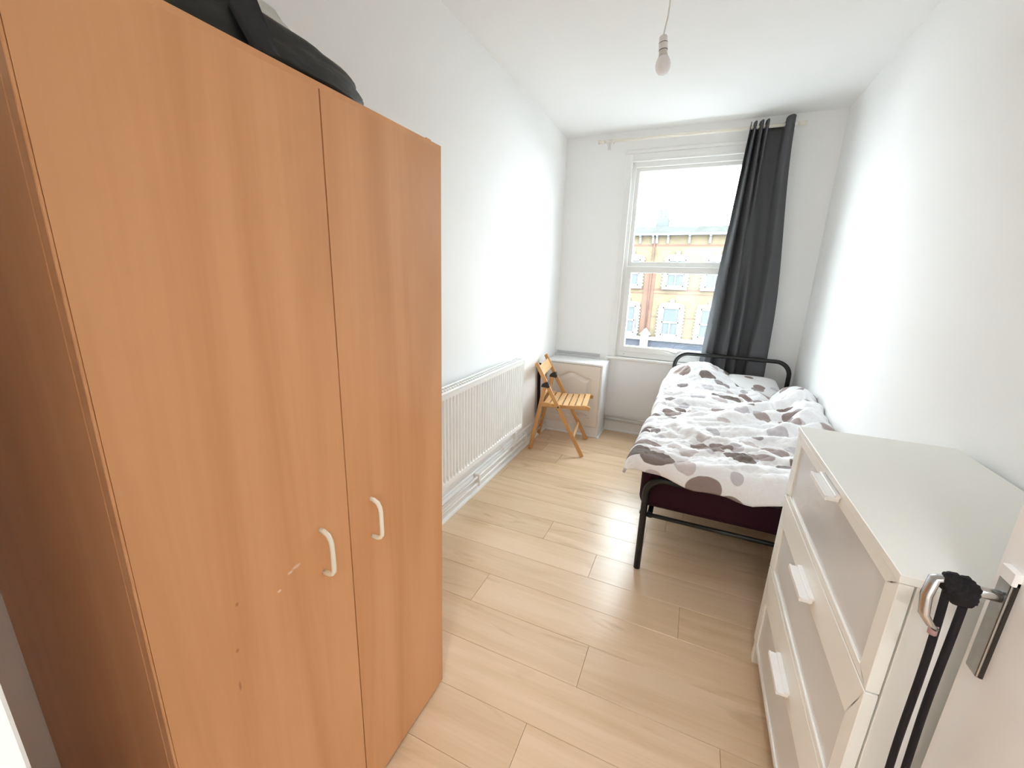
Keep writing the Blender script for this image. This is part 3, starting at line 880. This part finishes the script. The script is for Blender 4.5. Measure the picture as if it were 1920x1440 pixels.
for yy in (-0.001, CWD + 0.001):
    b = bm_tube([(0.236, yy - 0.003, 0.416), (0.236, yy + 0.003, 0.416)], 0.007, 10)
    link_bm('pivot_bolt', b, M['blackplastic'], ch, local=True)

# ================================================================== BED
BY0, BY1, BX0, BX1 = 1.947, 3.785, 1.142, 1.992
bed = thing('bed_frame', 'black tubular metal single bed frame along the wall under the curtain', 'bed', ((BX0 + BX1) / 2, (BY0 + BY1) / 2, 0))
TR = 0.0165
def hoop(y, ztop, r, xa=BX0, xb=BX1):
    P = [(xa, y, 0.0), (xa, y, 0.2), (xa, y, ztop - r)]
    P += [(xa + r - r * cos(a), y, ztop - r + r * sin(a)) for a in [pi / 2 * i / 8 for i in range(1, 9)]]
    P += [(xb - r + r * sin(a), y, ztop - r + r * cos(a)) for a in [pi / 2 * i / 8 for i in range(0, 9)]]
    P += [(xb, y, 0.2), (xb, y, 0.0)]
    return P
tube('footboard', hoop(BY0, 0.517, 0.085), TR, M['blackmetal'], bed, 14)
tube('headboard', hoop(BY1, 0.856, 0.105), TR, M['blackmetal'], bed, 14)
tube('cross_rail', [(BX0, BY0, 0.318), (BX1, BY0, 0.318)], 0.0105, M['blackmetal'], bed, 10)
tube('cross_rail', [(BX0, BY1, 0.318), (BX1, BY1, 0.318)], 0.0105, M['blackmetal'], bed, 10)
for xx in (BX0 + 0.03, BX1 - 0.03):
    box('side_rail', xx - 0.012, xx + 0.012, BY0, BY1, 0.300, 0.332, M['blackmetal'], bed, 0.003)
for i in range(7):
    yy = BY0 + 0.15 + i * 0.255
    box('bed_slat', BX0 + 0.03, BX1 - 0.03, yy, yy + 0.05, 0.326, 0.338, M['blackmetal'], bed, 0.002)
for xx in (BX0, BX1):
    for yy in (BY0, BY1):
        b = bm_tube([(xx - 0.019, yy, 0.322), (xx - 0.014, yy, 0.322)], 0.009, 8)
        link_bm('bolt', b, M['blackmetal'], bed, smooth=False)

mt = link_bm('mattress', bm_box(1.108, 2.036, 1.968, 3.762, 0.338, 0.560, 0.045, 5), M['mattress'], None, origin=(1.57, 2.88, 0.338), smooth=True)
tag(mt, 'dark maroon mattress on the black metal bed frame', 'mattress')

# ---- duvet: a crumpled sheet over mattress and pillow
def G(x, y, cx, cy, sx, sy, rot=0.0):
    dx, dy = x - cx, y - cy
    c, s = cos(rot), sin(rot)
    u, v = (dx * c + dy * s) / sx, (-dx * s + dy * c) / sy
    return exp(-(u * u + v * v))
def ridge(p, sd):
    n_ = noise.noise(p + Vector((sd, sd * 0.37, sd * 1.9)))
    return (1 - abs(n_) * 2.0)
def duvet_z(x, y):
    z = 0.598 + 0.030 * smoothstep(2.2, 3.6, y)
    # heaped up over the pillow at the left of the head end
    z += 0.155 * G(x, y, 1.36, 3.66, 0.24, 0.20, 0.25)
    z += 0.035 * G(x, y, 1.28, 3.25, 0.25, 0.35)
    # roll along the wall side
    z += 0.085 * G(x, y, 1.975, 3.30, 0.10, 0.42, -0.03)
    z += 0.050 * G(x, y, 1.95, 2.75, 0.10, 0.5)
    # valley between pillow and roll, and one in front of the pillow
    z -= 0.050 * G(x, y, 1.84, 3.40, 0.055, 0.25)
    z -= 0.030 * G(x, y, 1.68, 3.30, 0.16, 0.07, -0.4)
    # diagonal folds from the roll toward the foot
    for (cx, cy, L, w, r, h) in ((1.80, 3.02, .34, .045, .62, .050), (1.70, 2.80, .36, .040, .52, .038), (1.62, 2.52, .30, .040, .35, .028),
                                 (1.86, 2.70, .22, .035, 1.0, .040), (1.45, 3.30, .26, .035, .25, .022), (1.35, 2.95, .22, .03, .3, .014),
                                 (1.55, 2.25, .34, .045, -.35, .022), (1.28, 2.35, .2, .03, -.7, .018), (1.88, 2.45, .2, .04, .2, .028),
                                 (1.50, 2.70, .3, .03, .1, .014), (1.25, 3.05, .25, .025, .15, .012), (1.30, 3.45, .2, .03, .5, .02)):
        z += 1.3 * h * G(x, y, cx, cy, L, w, r)
    w1 = noise.noise(Vector((x * 2.2, y * 2.2, 4.0)))
    p = Vector((x * 4.2 + w1, y * 8.0 + 0.8 * w1 - x * 2.6, 0.0))
    z += 0.018 * ridge(p, 1.3)
    z += 0.011 * ridge(Vector((x * 9 + w1 * 2, y * 17 - x * 6, 0)), 6.1)
    z += 0.006 * ridge(Vector((x * 20 + w1 * 3, y * 32 - x * 12, 0)), 9.1)
    z += 0.004 * ridge(Vector((x * 30 - y * 14, y * 22, 0)), 3.7)
    return z
NX, NY = 150, 250
DX0_, DX1_, DY0_, DY1_ = 1.02, 2.052, 1.905, 3.75
b = bmesh.new()
uvl = b.loops.layers.uv.new('cloth')
vg = []; uvs = {}
NFOOT, NSIDE = 16, 12                # rows of cloth that turn down over the foot and the side
HEM = [(1.05, 0.572), (1.116, 0.568), (1.19, 0.556), (1.264, 0.540), (1.35, 0.528), (1.438, 0.518), (1.59, 0.506), (1.705, 0.530), (1.80, 0.520), (2.06, 0.528)]
def hem_z(x):
    for (x0, z0), (x1, z1) in zip(HEM, HEM[1:]):
        if x <= x1: return z0 + (z1 - z0) * max(0, (x - x0)) / (x1 - x0)
    return HEM[-1][1]
for j in range(NY + 1):
    row = []
    for i in range(NX + 1):
        af = min(1.0, j / NFOOT); as_ = min(1.0, i / NSIDE)
        cs, cf = sin(as_ * pi / 2), sin(af * pi / 2)
        s = 0.095 * (as_ - 1) if i < NSIDE else (2.046 - 1.105) * (i - NSIDE) / (NX - NSIDE)
        tt = 0.10 * (af - 1) if j < NFOOT else (3.745 - 1.975) * (j - NFOOT) / (NY - NFOOT)
        x = 1.105 - 0.047 * cos(as_ * pi / 2) if i < NSIDE else 1.105 + s
        y = 1.975 - 0.060 * cos(af * pi / 2) if j < NFOOT else 1.975 + tt
        flut = noise.noise(Vector((x * 6.0, y * 5.0, 2.0)))
        y -= 0.018 * flut * (1 - cf) + 0.012 * noise.noise(Vector((x * 14, 3.0, y * 8))) * (1 - cf)
        edge = smoothstep(0.20, 0.0, s)
        x += (0.022 * noise.noise(Vector((y * 3.1, 7.7, 0.0))) + 0.008 * noise.noise(Vector((y * 11, 1.7, 0.0)))) * edge
        x += 0.028 * smoothstep(2.3, 3.6, y) * edge - 0.020 * smoothstep(2.3, 2.0, y) * edge
        ztop = duvet_z(max(x, 1.09), max(y, 1.975))
        hz = hem_z(x) + 0.006 * sin(x * 27.0) + 0.008 * noise.noise(Vector((x * 9, 0.5, 1.1)))
        z = hz + (ztop - hz) * cf
        zs = min(z - 0.004, 0.535 + 0.02 * noise.noise(Vector((y * 5, 2.2, 0))))
        z = zs + (z - zs) * cs
        x = min(x, 2.038)
        if y > 3.70:                                        # tuck the head edge down behind the pillow
            z -= (y - 3.70) * 1.2
        # turned back at the wall / head where the pillow shows
        if y > 3.45 and x > 1.56:
            k = smoothstep(3.45, 3.62, y) * smoothstep(1.56, 1.66, x)
            y -= k * (y - 3.45) * 0.70
            z -= k * (y - 3.40) * 0.35
        vv = b.verts.new((x, y, z))
        uvs[vv] = (s, tt)
        row.append(vv)
    vg.append(row)
for j in range(NY):
    for i in range(NX):
        f = b.faces.new((vg[j][i], vg[j][i + 1], vg[j + 1][i + 1], vg[j + 1][i]))
        for l in f.loops: l[uvl].uv = uvs[l.vert]
duv = link_bm('duvet', b, M['spots'], None, origin=(1.55, 2.85, 0.6), smooth=True)
sm = duv.modifiers.new('thickness', 'SOLIDIFY'); sm.thickness = 0.012; sm.offset = -1
tag(duv, 'rumpled white duvet printed with grey and brown pebbles on the bed', 'duvet')

# pillow at the head end
b = bmesh.new()
uvl = b.loops.layers.uv.new('cloth')
def pillow_pt(u, v, side_):
    x = (u - 0.5) * 0.50; y = (v - 0.5) * 0.34
    e = (1 - abs(2 * u - 1) ** 2.6) * (1 - abs(2 * v - 1) ** 2.6)
    e = max(e, 0) ** 0.55
    pin = 1 - 0.05 * (1 - e)
    n_ = 0.010 * noise.noise(Vector((u * 5, v * 5, 3.3 + side_)))
    return Vector((x * pin, y * pin, (0.062 + n_) * e * side_))
rot = Matrix.Rotation(0.12, 4, 'Z') @ Matrix.Rotation(0.30, 4, 'X')
pc = Vector((1.69, 3.615, 0.655))
n1, n2 = 34, 26
for s_ in (1, -1):
    g = []
    for j in range(n2 + 1):
        g.append([])
        for i in range(n1 + 1):
            p = pillow_pt(i / n1, j / n2, s_)
            vv = b.verts.new(pc + rot @ p); uvs[vv] = (i / n1 * 0.5 + 2.3, j / n2 * 0.34 + 1.1)
            g[-1].append(vv)
    for j in range(n2):
        for i in range(n1):
            f = b.faces.new((g[j][i], g[j][i + 1], g[j + 1][i + 1], g[j + 1][i]))
            for l in f.loops: l[uvl].uv = uvs[l.vert]
bmesh.ops.remove_doubles(b, verts=b.verts[:], dist=0.0005)
pil = link_bm('pillow', b, M['spots'], None, origin=(1.69, 3.615, 0.59), smooth=True)
tag(pil, 'pillow in matching pebble print at the head of the bed before the curtain', 'pillow')

# ================================================================== CURTAIN AND ROD
RYc = D - 0.080
rod = thing('curtain_rod', 'thin cream curtain rod above the window', 'curtain rod', (1.05, RYc, 2.572))
def rodz(x): return 2.583 - 0.006 * (x - 0.31)
tube('pole', [(0.310, RYc, rodz(0.31)), (1.05, RYc, rodz(1.05)), (1.800, RYc, rodz(1.8))], 0.0125, M['cream'], rod, 14)
for xx in (0.310, 1.800):
    s_ = -1 if xx < 1 else 1
    tube('end_cap', [(xx - s_ * 0.045, RYc, rodz(xx)), (xx + s_ * 0.004, RYc, rodz(xx))], 0.0150, M['cream'], rod, 14)
for xx in (0.385, 1.735):
    b = bmesh.new()
    bm_box(xx - 0.008, xx + 0.008, RYc, D + 0.001, rodz(xx) - 0.022, rodz(xx) - 0.006, 0.002, bm=b)
    bm_box(xx - 0.013, xx + 0.013, D - 0.006, D + 0.001, rodz(xx) - 0.045, rodz(xx) + 0.025, 0.002, bm=b)
    bm_tube([(xx - 0.010, RYc, rodz(xx)), (xx + 0.010, RYc, rodz(xx))], 0.0175, 14, bm=b)
    link_bm('bracket', b, M['whiteplastic'], rod, smooth=False)
rg = bmesh.new()
ringpts = [(0.432, RYc + 0.020 * cos(a), rodz(0.43) - 0.004 + 0.020 * sin(a)) for a in [2 * pi * i / 20 for i in range(21)]]
bm_tube(ringpts, 0.0045, 8, bm=rg)
link_bm('curtain_ring', rg, M['whiteplastic'], rod, smooth=True)

top_pl = [(0.00, .030), (.05, -.030), (.12, .040), (.17, -.030), (.27, .042), (.32, -.030), (.40, .046), (.46, -.040), (.62, -.046), (.78, -.036), (.83, .034), (.93, .046), (1.0, .012)]
bot_pl = [(0.00, -.010), (.08, .060), (.17, .070), (.20, -.010), (.36, .075), (.41, .060), (.43, -.020), (.55, .050), (.58, -.020), (.64, -.030), (.70, -.020), (.73, .085), (1.0, .050)]
def cr(pl, s):
    # smooth interpolation along the pleat list by index
    k = s * (len(pl) - 1); i = min(int(k), len(pl) - 2); f = k - i
    P = [pl[max(0, i - 1)], pl[i], pl[i + 1], pl[min(len(pl) - 1, i + 2)]]
    out = []
    for c in range(2):
        a0, a1, a2, a3 = (p[c] for p in P)
        m1, m2 = (a2 - a0) * 0.4, (a3 - a1) * 0.4
        h = f * f * (3 - 2 * f)
        out.append((2 * f ** 3 - 3 * f ** 2 + 1) * a1 + (f ** 3 - 2 * f ** 2 + f) * m1 + (-2 * f ** 3 + 3 * f ** 2) * a2 + (f ** 3 - f ** 2) * m2)
    return out
b = bmesh.new()
NS, NZ = 156, 60
rows = []
ZB = 0.36
for j in range(NZ + 1):
    f = j / NZ
    row = []
    for i in range(NS + 1):
        s = i / NS
        (ft, dt), (fb, db) = cr(top_pl, s), cr(bot_pl, s)
        g = f ** 0.85
        frac = ft + (fb - ft) * g
        dep = dt + (db - dt) * min(1, g * 1.25)
        top_edge = 2.600 + 0.018 * s ** 2 + 0.010 * (1 if dt > 0 else -1) * (1 - 0) - 0.014 * exp(-((s - 0.68) / 0.12) ** 2)
        z = top_edge + (ZB - top_edge) * f
        xl = 1.445 + (1.335 - 1.445) * ((2.60 - z) / 1.80)
        xr = 1.726 + (1.826 - 1.726) * smoothstep(0, 1, (2.60 - z) / 1.5) if z > 1.1 else 1.826
        w = noise.noise(Vector((s * 6, z * 1.3, 0.4))) * 0.008 * g
        yc = RYc + 0.0 * f + (D - 0.055 - RYc) * smoothstep(0.1, 0.5, f) * 0.6
        row.append(b.verts.new((xl + (xr - xl) * frac + w, max(min(yc - dep + w, D - 0.028), (3.808 if z < 0.95 else 3.808 - (z - 0.95) * 0.25)), z)))
    rows.append(row)
for a, c in zip(rows, rows[1:]):
    for i in range(NS): b.faces.new((a[i], a[i + 1], c[i + 1], c[i]))
cur = link_bm('curtain', b, M['curtain'], None, origin=(1.58, RYc, ZB), smooth=True)
sm = cur.modifiers.new('thickness', 'SOLIDIFY'); sm.thickness = 0.0025
tag(cur, 'dark charcoal curtain hanging bunched from the rod beside the window', 'curtain')

# ================================================================== PENDANT BULB
PX, PY = 0.992, 2.0
pen = thing('pendant_light', 'bare unlit white bulb hanging on a flex from the ceiling', 'pendant light', (PX, PY, 2.26))
def tilt(bm_):
    R_ = Matrix.Translation((PX, PY, 2.397)) @ Matrix.Rotation(-0.10, 4, 'Y') @ Matrix.Translation((-PX, -PY, -2.397))
    bm_.transform(R_); return bm_
link_bm('bulb', tilt(bm_lathe([(0.0, 2.262), (0.010, 2.2632), (0.019, 2.268), (0.0255, 2.277), (0.0292, 2.288), (0.0295, 2.299), (0.0265, 2.311), (0.0215, 2.321), (0.0185, 2.3265)], PX, PY, 28)), M['bulb'], pen, smooth=True)
link_bm('bulb_collar', tilt(bm_lathe([(0.0185, 2.3265), (0.0165, 2.335), (0.0155, 2.350), (0.0150, 2.352)], PX, PY, 24)), M['bulbneck'], pen, smooth=True)
hold = link_bm('lamp_holder', tilt(bm_lathe([(0.0150, 2.3495), (0.0178, 2.3500), (0.0178, 2.371), (0.0165, 2.373), (0.0165, 2.375), (0.0168, 2.377), (0.0160, 2.395), (0.0120, 2.399), (0.004, 2.401)], PX, PY, 24)), M['whiteplastic'], pen, smooth=False)
link_bm('joint_ring', tilt(bm_lathe([(0.0150, 2.3725), (0.0172, 2.3727), (0.0172, 2.3745), (0.0150, 2.3747)], PX, PY, 24)), M['darkgap'], hold, smooth=False)
link_bm('joint_ring', tilt(bm_lathe([(0.0145, 2.3478), (0.0170, 2.348), (0.0170, 2.3497), (0.0145, 2.3499)], PX, PY, 24)), M['darkgap'], hold, smooth=False)
tube('flex', [(PX, PY, 2.398), (PX + 0.004, PY, 2.43), (PX + 0.009, PY, 2.46), (PX + 0.011, PY, 2.50), (PX + 0.011, PY, 2.60), (PX + 0.011, PY, H - 0.02)], 0.0028, M['whiteplastic'], pen, 8)
link_bm('ceiling_rose', bm_lathe([(0.010, H - 0.030), (0.030, H - 0.024), (0.040, H - 0.010), (0.042, H)], PX + 0.011, PY, 24), M['whiteplastic'], pen, smooth=True)

# ================================================================== CHEST OF DRAWERS
KX0, KX1, KY0, KY1, KZ = 1.630, 2.036, 0.812, 1.612, 0.982
chest = thing('chest_of_drawers', 'off-white three-drawer chest with frosted drawer panels against the wall', 'chest', ((KX0 + KX1) / 2, (KY0 + KY1) / 2, 0))
box('top_panel', KX0 - 0.003, KX1, KY0 - 0.003, KY1 + 0.003, KZ - 0.017, KZ, M['chest'], chest, 0.0012)
for yy in (KY0 + 0.001, KY1 - 0.017):
    box('side_panel', KX0 + 0.024, KX1 - 0.002, yy, yy + 0.016, 0.06, KZ - 0.017, M['chest'], chest, 0.0012)
box('back_panel', KX1 - 0.006, KX1 - 0.002, KY0 + 0.016, KY1 - 0.016, 0.07, KZ - 0.017, M['chest'], chest, 0)
box('bottom_panel', KX0 + 0.026, KX1 - 0.006, KY0 + 0.017, KY1 - 0.017, 0.07, 0.086, M['chest'], chest, 0)
for yy in (KY0 + 0.002, KY1 - 0.034):
    for xx in (KX0 + 0.004, KX1 - 0.034):
        b = bm_prism([(xx, 0.0), (xx + 0.026, 0.0), (xx + 0.030, 0.088), (xx - 0.0, 0.088)], 1, yy, yy + 0.032, bev=0.001)
        link_bm('leg', b, M['chest'], chest)
def drawer(z0, z1, gz0, gz1, hz):
    d = thing('drawer', None, None)
    # frame of the drawer front as one ring
    outer = rect_loop(KY0 + 0.001, KY1 - 0.001, z0, z1)
    inner = rect_loop(KY0 + 0.044, KY1 - 0.062, gz0, gz1)
    b = bm_ring(outer, inner, 0, KX0, KX0 + 0.021)
    bmesh.ops.bevel(b, geom=b.edges[:], offset=0.0012, segments=1, affect='EDGES')
    bpy.data.objects.remove(d, do_unlink=True)
    fr = link_bm('drawer', b, M['chest'], chest)
    box('frosted_panel', KX0 + 0.005, KX0 + 0.010, KY0 + 0.040, KY1 - 0.058, gz0 - 0.004, gz1 + 0.004, M['frost'], fr, 0)
    box('drawer_box', KX0 + 0.020, KX1 - 0.03, KY0 + 0.022, KY1 - 0.022, z0 + 0.02, z1 - 0.03, M['chest'], fr, 0)
    h = bmesh.new()
    bm_box(KX0 - 0.030, KX0 - 0.001, 1.135, 1.280, hz - 0.012, hz, 0.002, bm=h)
    bm_box(KX0 - 0.032, KX0 - 0.026, 1.135, 1.280, hz - 0.012, hz + 0.0015, 0.001, bm=h)
    bm_box(KX0 - 0.012, KX0 + 0.001, 1.135, 1.280, hz - 0.003, hz + 0.006, 0.002, bm=h)
    link_bm('handle', h, M['whiteplastic'], fr)
drawer(0.726, 0.963, 0.746, 0.934, 0.955)
drawer(0.428, 0.722, 0.447, 0.622, 0.657)
drawer(0.092, 0.424, 0.112, 0.300, 0.340)

# strap hanging on the door handle
stp = thing('hanging_strap', 'black webbing strap looped over the steel door handle', 'strap', (XD - 0.06, HY, 0.40))
kn = blob((XD - 0.045, HY, HZ - 0.006), (0.018, 0.016, 0.021), 1.4, 0.22, 2.4, -10, 2.2, 4)
link_bm('knot', kn, M['strap'], stp, smooth=True)
kn = blob((XD - 0.060, HY - 0.002, HZ + 0.004), (0.012, 0.013, 0.015), 4.4, 0.22, 2.4, -10, 2.2, 4)
link_bm('knot', kn, M['strap'], stp, smooth=True)
def strand(xa, ya, xb, yb, seed):
    P = []
    for i in range(22):
        f = i / 21
        z = HZ - 0.010 - f * 0.60
        P.append((xa + (xb - xa) * f + 0.0015 * sin(f * 9 + seed), ya + (yb - ya) * f + 0.0015 * cos(f * 7 + seed), z))
    return tube('strand', P, 0.0052, M['strap'], stp, 8)
s1 = strand(XD - 0.060, HY, XD - 0.046, HY + 0.004, 0.3)
s2 = strand(XD - 0.038, HY + 0.004, XD - 0.029, HY + 0.006, 1.9)
tube('stitched_tag', [(XD - 0.0605, HY, HZ - 0.072), (XD - 0.0600, HY, HZ - 0.088)], 0.0058, M['pinktag'], stp, 8)

# ================================================================== OUTSIDE: TERRACE ACROSS THE STREET
KF = 1.35
OX, OY, OZ = 1.2528, 24.3, 1.45
def fx(x): return OX + (x - OX) * KF
def fz(z): return OZ + (z - OZ) * KF
GZ = -5.0
terr = thing('terraced_building', 'yellow brick terrace with white arched windows across the street', 'building', (OX, OY, GZ))
box('brick_wall', fx(-8), fx(9), OY, OY + 6, GZ, fz(3.22), M['brick'], terr, 0)
rf = bm_prism([(OY - 0.35, fz(3.24)), (OY + 0.45, fz(3.57)), (OY + 6.4, fz(3.24))], 0, fx(-8.1), fx(9.1))
roof = link_bm('roof', rf, M['slate'], terr)
box('parapet', fx(-8), fx(9), OY - 0.05, OY + 0.25, fz(3.22), fz(3.30), M['slate'], terr, 0)
box('cornice', fx(-8), fx(9), OY - 0.38, OY, fz(3.185), fz(3.255), M['stucco'], terr, 0.02)
# brackets under the cornice
for xb_ in (-2.62, -1.89, -1.16, -0.668, -0.527, -0.108, 0.668, 1.397, 2.126, 2.855, 3.584):
    pr = [(OY, fz(2.90)), (OY - 0.08, fz(2.90)), (OY - 0.10, fz(3.02)), (OY - 0.16, fz(3.10)), (OY - 0.32, fz(3.16)), (OY - 0.32, fz(3.19)), (OY, fz(3.19))]
    link_bm('bracket', bm_prism(pr, 0, fx(xb_) - 0.055, fx(xb_) + 0.055), M['stucco'], terr)
for z_, h_ in ((2.83, 0.045), (1.13, 0.05), (0.97, 0.02), (0.03, 0.025)):
    box('string_course', fx(-8), fx(9), OY - 0.015, OY + 0.01, fz(z_) - h_, fz(z_) + h_, M['redbrick'], terr, 0)
def arched_window(cx, gw, gz0, gz1, sur_w, rise, top_extra, split):
    """white surround with segmental head, keystone, frame, panes"""
    x0, x1 = fx(cx) - gw / 2 * KF, fx(cx) + gw / 2 * KF
    z0, z1 = fz(gz0), fz(gz1)
    w = sur_w * KF; n = 14
    def loop(xa, xb, za, zb, rs):
        L = [(xa, za), (xb, za)]
        for i in range(n + 1):
            u = 1 - i / n
            L.append((xa + (xb - xa) * u, zb + rs * (1 - (2 * u - 1) ** 2)))
        return L
    b = bm_ring(loop(x0 - w, x1 + w, z0 - 0.02, z1 + 0.10 * KF, rise * KF), loop(x0, x1, z0, z1, rise * 0.55 * KF), 1, OY - 0.10, OY + 0.12)
    sur = link_bm('window_surround', b, M['stucco'], terr)
    # toothed quoins at both sides
    q = bmesh.new(); z = z0; i = 0
    while z < z1 - 0.05:
        if i % 2 == 0:
            for xa in (x0 - w - 0.06, x1 + w - 0.002):
                bm_box(xa, xa + 0.062, OY - 0.095, OY + 0.02, z, z + 0.085, bm=q)
        z += 0.085; i += 1
    tag(link_bm('quoin_teeth', q, M['stucco'], sur), kind='stuff')
    kz = z1 + (0.10 + rise) * KF
    b = bm_prism([(fx(cx) - 0.085, z1 + rise * 0.5 * KF), (fx(cx) + 0.085, z1 + rise * 0.5 * KF), (fx(cx) + 0.11, kz + 0.16), (fx(cx) - 0.11, kz + 0.16)], 1, OY - 0.16, OY)
    link_bm('keystone', b, M['stucco'], sur)
    box('sill', x0 - w, x1 + w, OY - 0.18, OY + 0.02, z0 - 0.16, z0 - 0.02, M['stucco'], sur, 0.01)
    fr = box('window_frame', x0, x1, OY - 0.085, OY - 0.005, z1 - 0.09, z1 + rise * 0.55 * KF, M['stucco'], terr, 0.005)
    zm = z0 + (z1 - z0) * 0.47
    fb = bmesh.new()
    bm_box(x0, x0 + 0.06, OY - 0.085, OY - 0.005, z0, z1, bm=fb); bm_box(x1 - 0.06, x1, OY - 0.085, OY - 0.005, z0, z1, bm=fb)
    bm_box(x0, x1, OY - 0.085, OY - 0.005, z0, z0 + 0.07, bm=fb); bm_box(x0, x1, OY - 0.085, OY - 0.005, zm - 0.045, zm + 0.045, bm=fb)
    xm = (x0 + x1) / 2
    bm_box(xm - 0.035, xm + 0.035, OY - 0.080, OY - 0.008, z0, zm if split else z1 - 0.05, bm=fb)
    fr2 = link_bm('sash_frame', fb, M['stucco'], fr)
    for (a, c, e, f_) in ((x0 + 0.06, xm - 0.035, z0 + 0.07, zm - 0.045), (xm + 0.035, x1 - 0.06, z0 + 0.07, zm - 0.045), (x0 + 0.06, x1 - 0.06, zm + 0.045, z1 - 0.09)):
        box('pane', a, c, OY - 0.045, OY - 0.035, e, f_, M['farglass'], fr, 0)
for cx in (-2.40, -1.28 - 0.12, 0.333, 1.755, 3.18):
    if cx == -1.28 - 0.12: cx = -1.395
    arched_window(cx, 0.655, -0.70, 0.44, 0.155, 0.09, 0.1, True)
    arched_window(cx + 0.0, 0.655, 1.25, 2.30, 0.145, 0.09, 0.1, False)
# red brick pier between the houses, downpipe
box('brick_pier', fx(-0.84), fx(-0.44), OY - 0.05, OY + 0.01, fz(-0.75), fz(2.10), M['redbrick'], terr, 0)
tube('downpipe', [(fx(-0.60), OY - 0.09, fz(-0.7)), (fx(-0.60), OY - 0.09, fz(3.15))], 0.045, M['redbrick'], terr, 8)
tube('downpipe', [(fx(-1.02), OY - 0.07, fz(-0.50)), (fx(-1.02), OY - 0.07, fz(0.48))], 0.04, M['chimney'], terr, 8)
# shopfront band and little white pediment
box('shop_cornice', fx(-8), fx(9), OY - 0.45, OY, fz(-0.93), fz(-0.80), M['stucco'], terr, 0.02)
box('shop_fascia', fx(-8), fx(9), OY - 0.30, OY, fz(-1.45), fz(-0.93), M['fascia'], terr, 0)
box('shop_window', fx(-8), fx(9), OY - 0.06, OY, GZ + 0.5, fz(-1.45), M['farglass'], terr, 0)
pc_ = fx(-0.565)
pd = bm_prism([(pc_ - 0.30, fz(-0.70)), (pc_ + 0.30, fz(-0.70)), (pc_, fz(-0.44))], 1, OY - 0.60, OY - 0.1)
ped = link_bm('pediment', pd, M['stucco'], terr)
box('pilaster_block', pc_ - 0.21, pc_ + 0.21, OY - 0.55, OY - 0.1, fz(-1.45), fz(-0.70), M['stucco'], terr, 0.01)
box('pilaster', pc_ - 0.19, pc_ + 0.19, OY - 0.45, OY - 0.05, GZ, fz(-1.45), M['stucco'], terr, 0.01)
# chimney stack with two pots
cst = link_bm('chimney_stack', bm_box(fx(-0.73), fx(-0.26), OY + 1.2, OY + 2.2, fz(3.2), fz(3.90) + 0.10, 0.02), M['chimney'], terr)
for xx in (-0.605, -0.405):
    link_bm('chimney_pot', bm_lathe([(0.10, fz(3.9) + 0.08), (0.085, fz(4.0) + 0.1), (0.08, fz(4.18) + 0.15), (0.10, fz(4.2) + 0.16)], fx(xx), OY + 1.7, 12), M['chimney'], cst)
st = box('street', -60, 60, D + 0.5, OY + 12, GZ - 0.2, GZ, M['asphalt'], None, 0)
tag(st, 'grey asphalt street between the houses', None, kind=S)
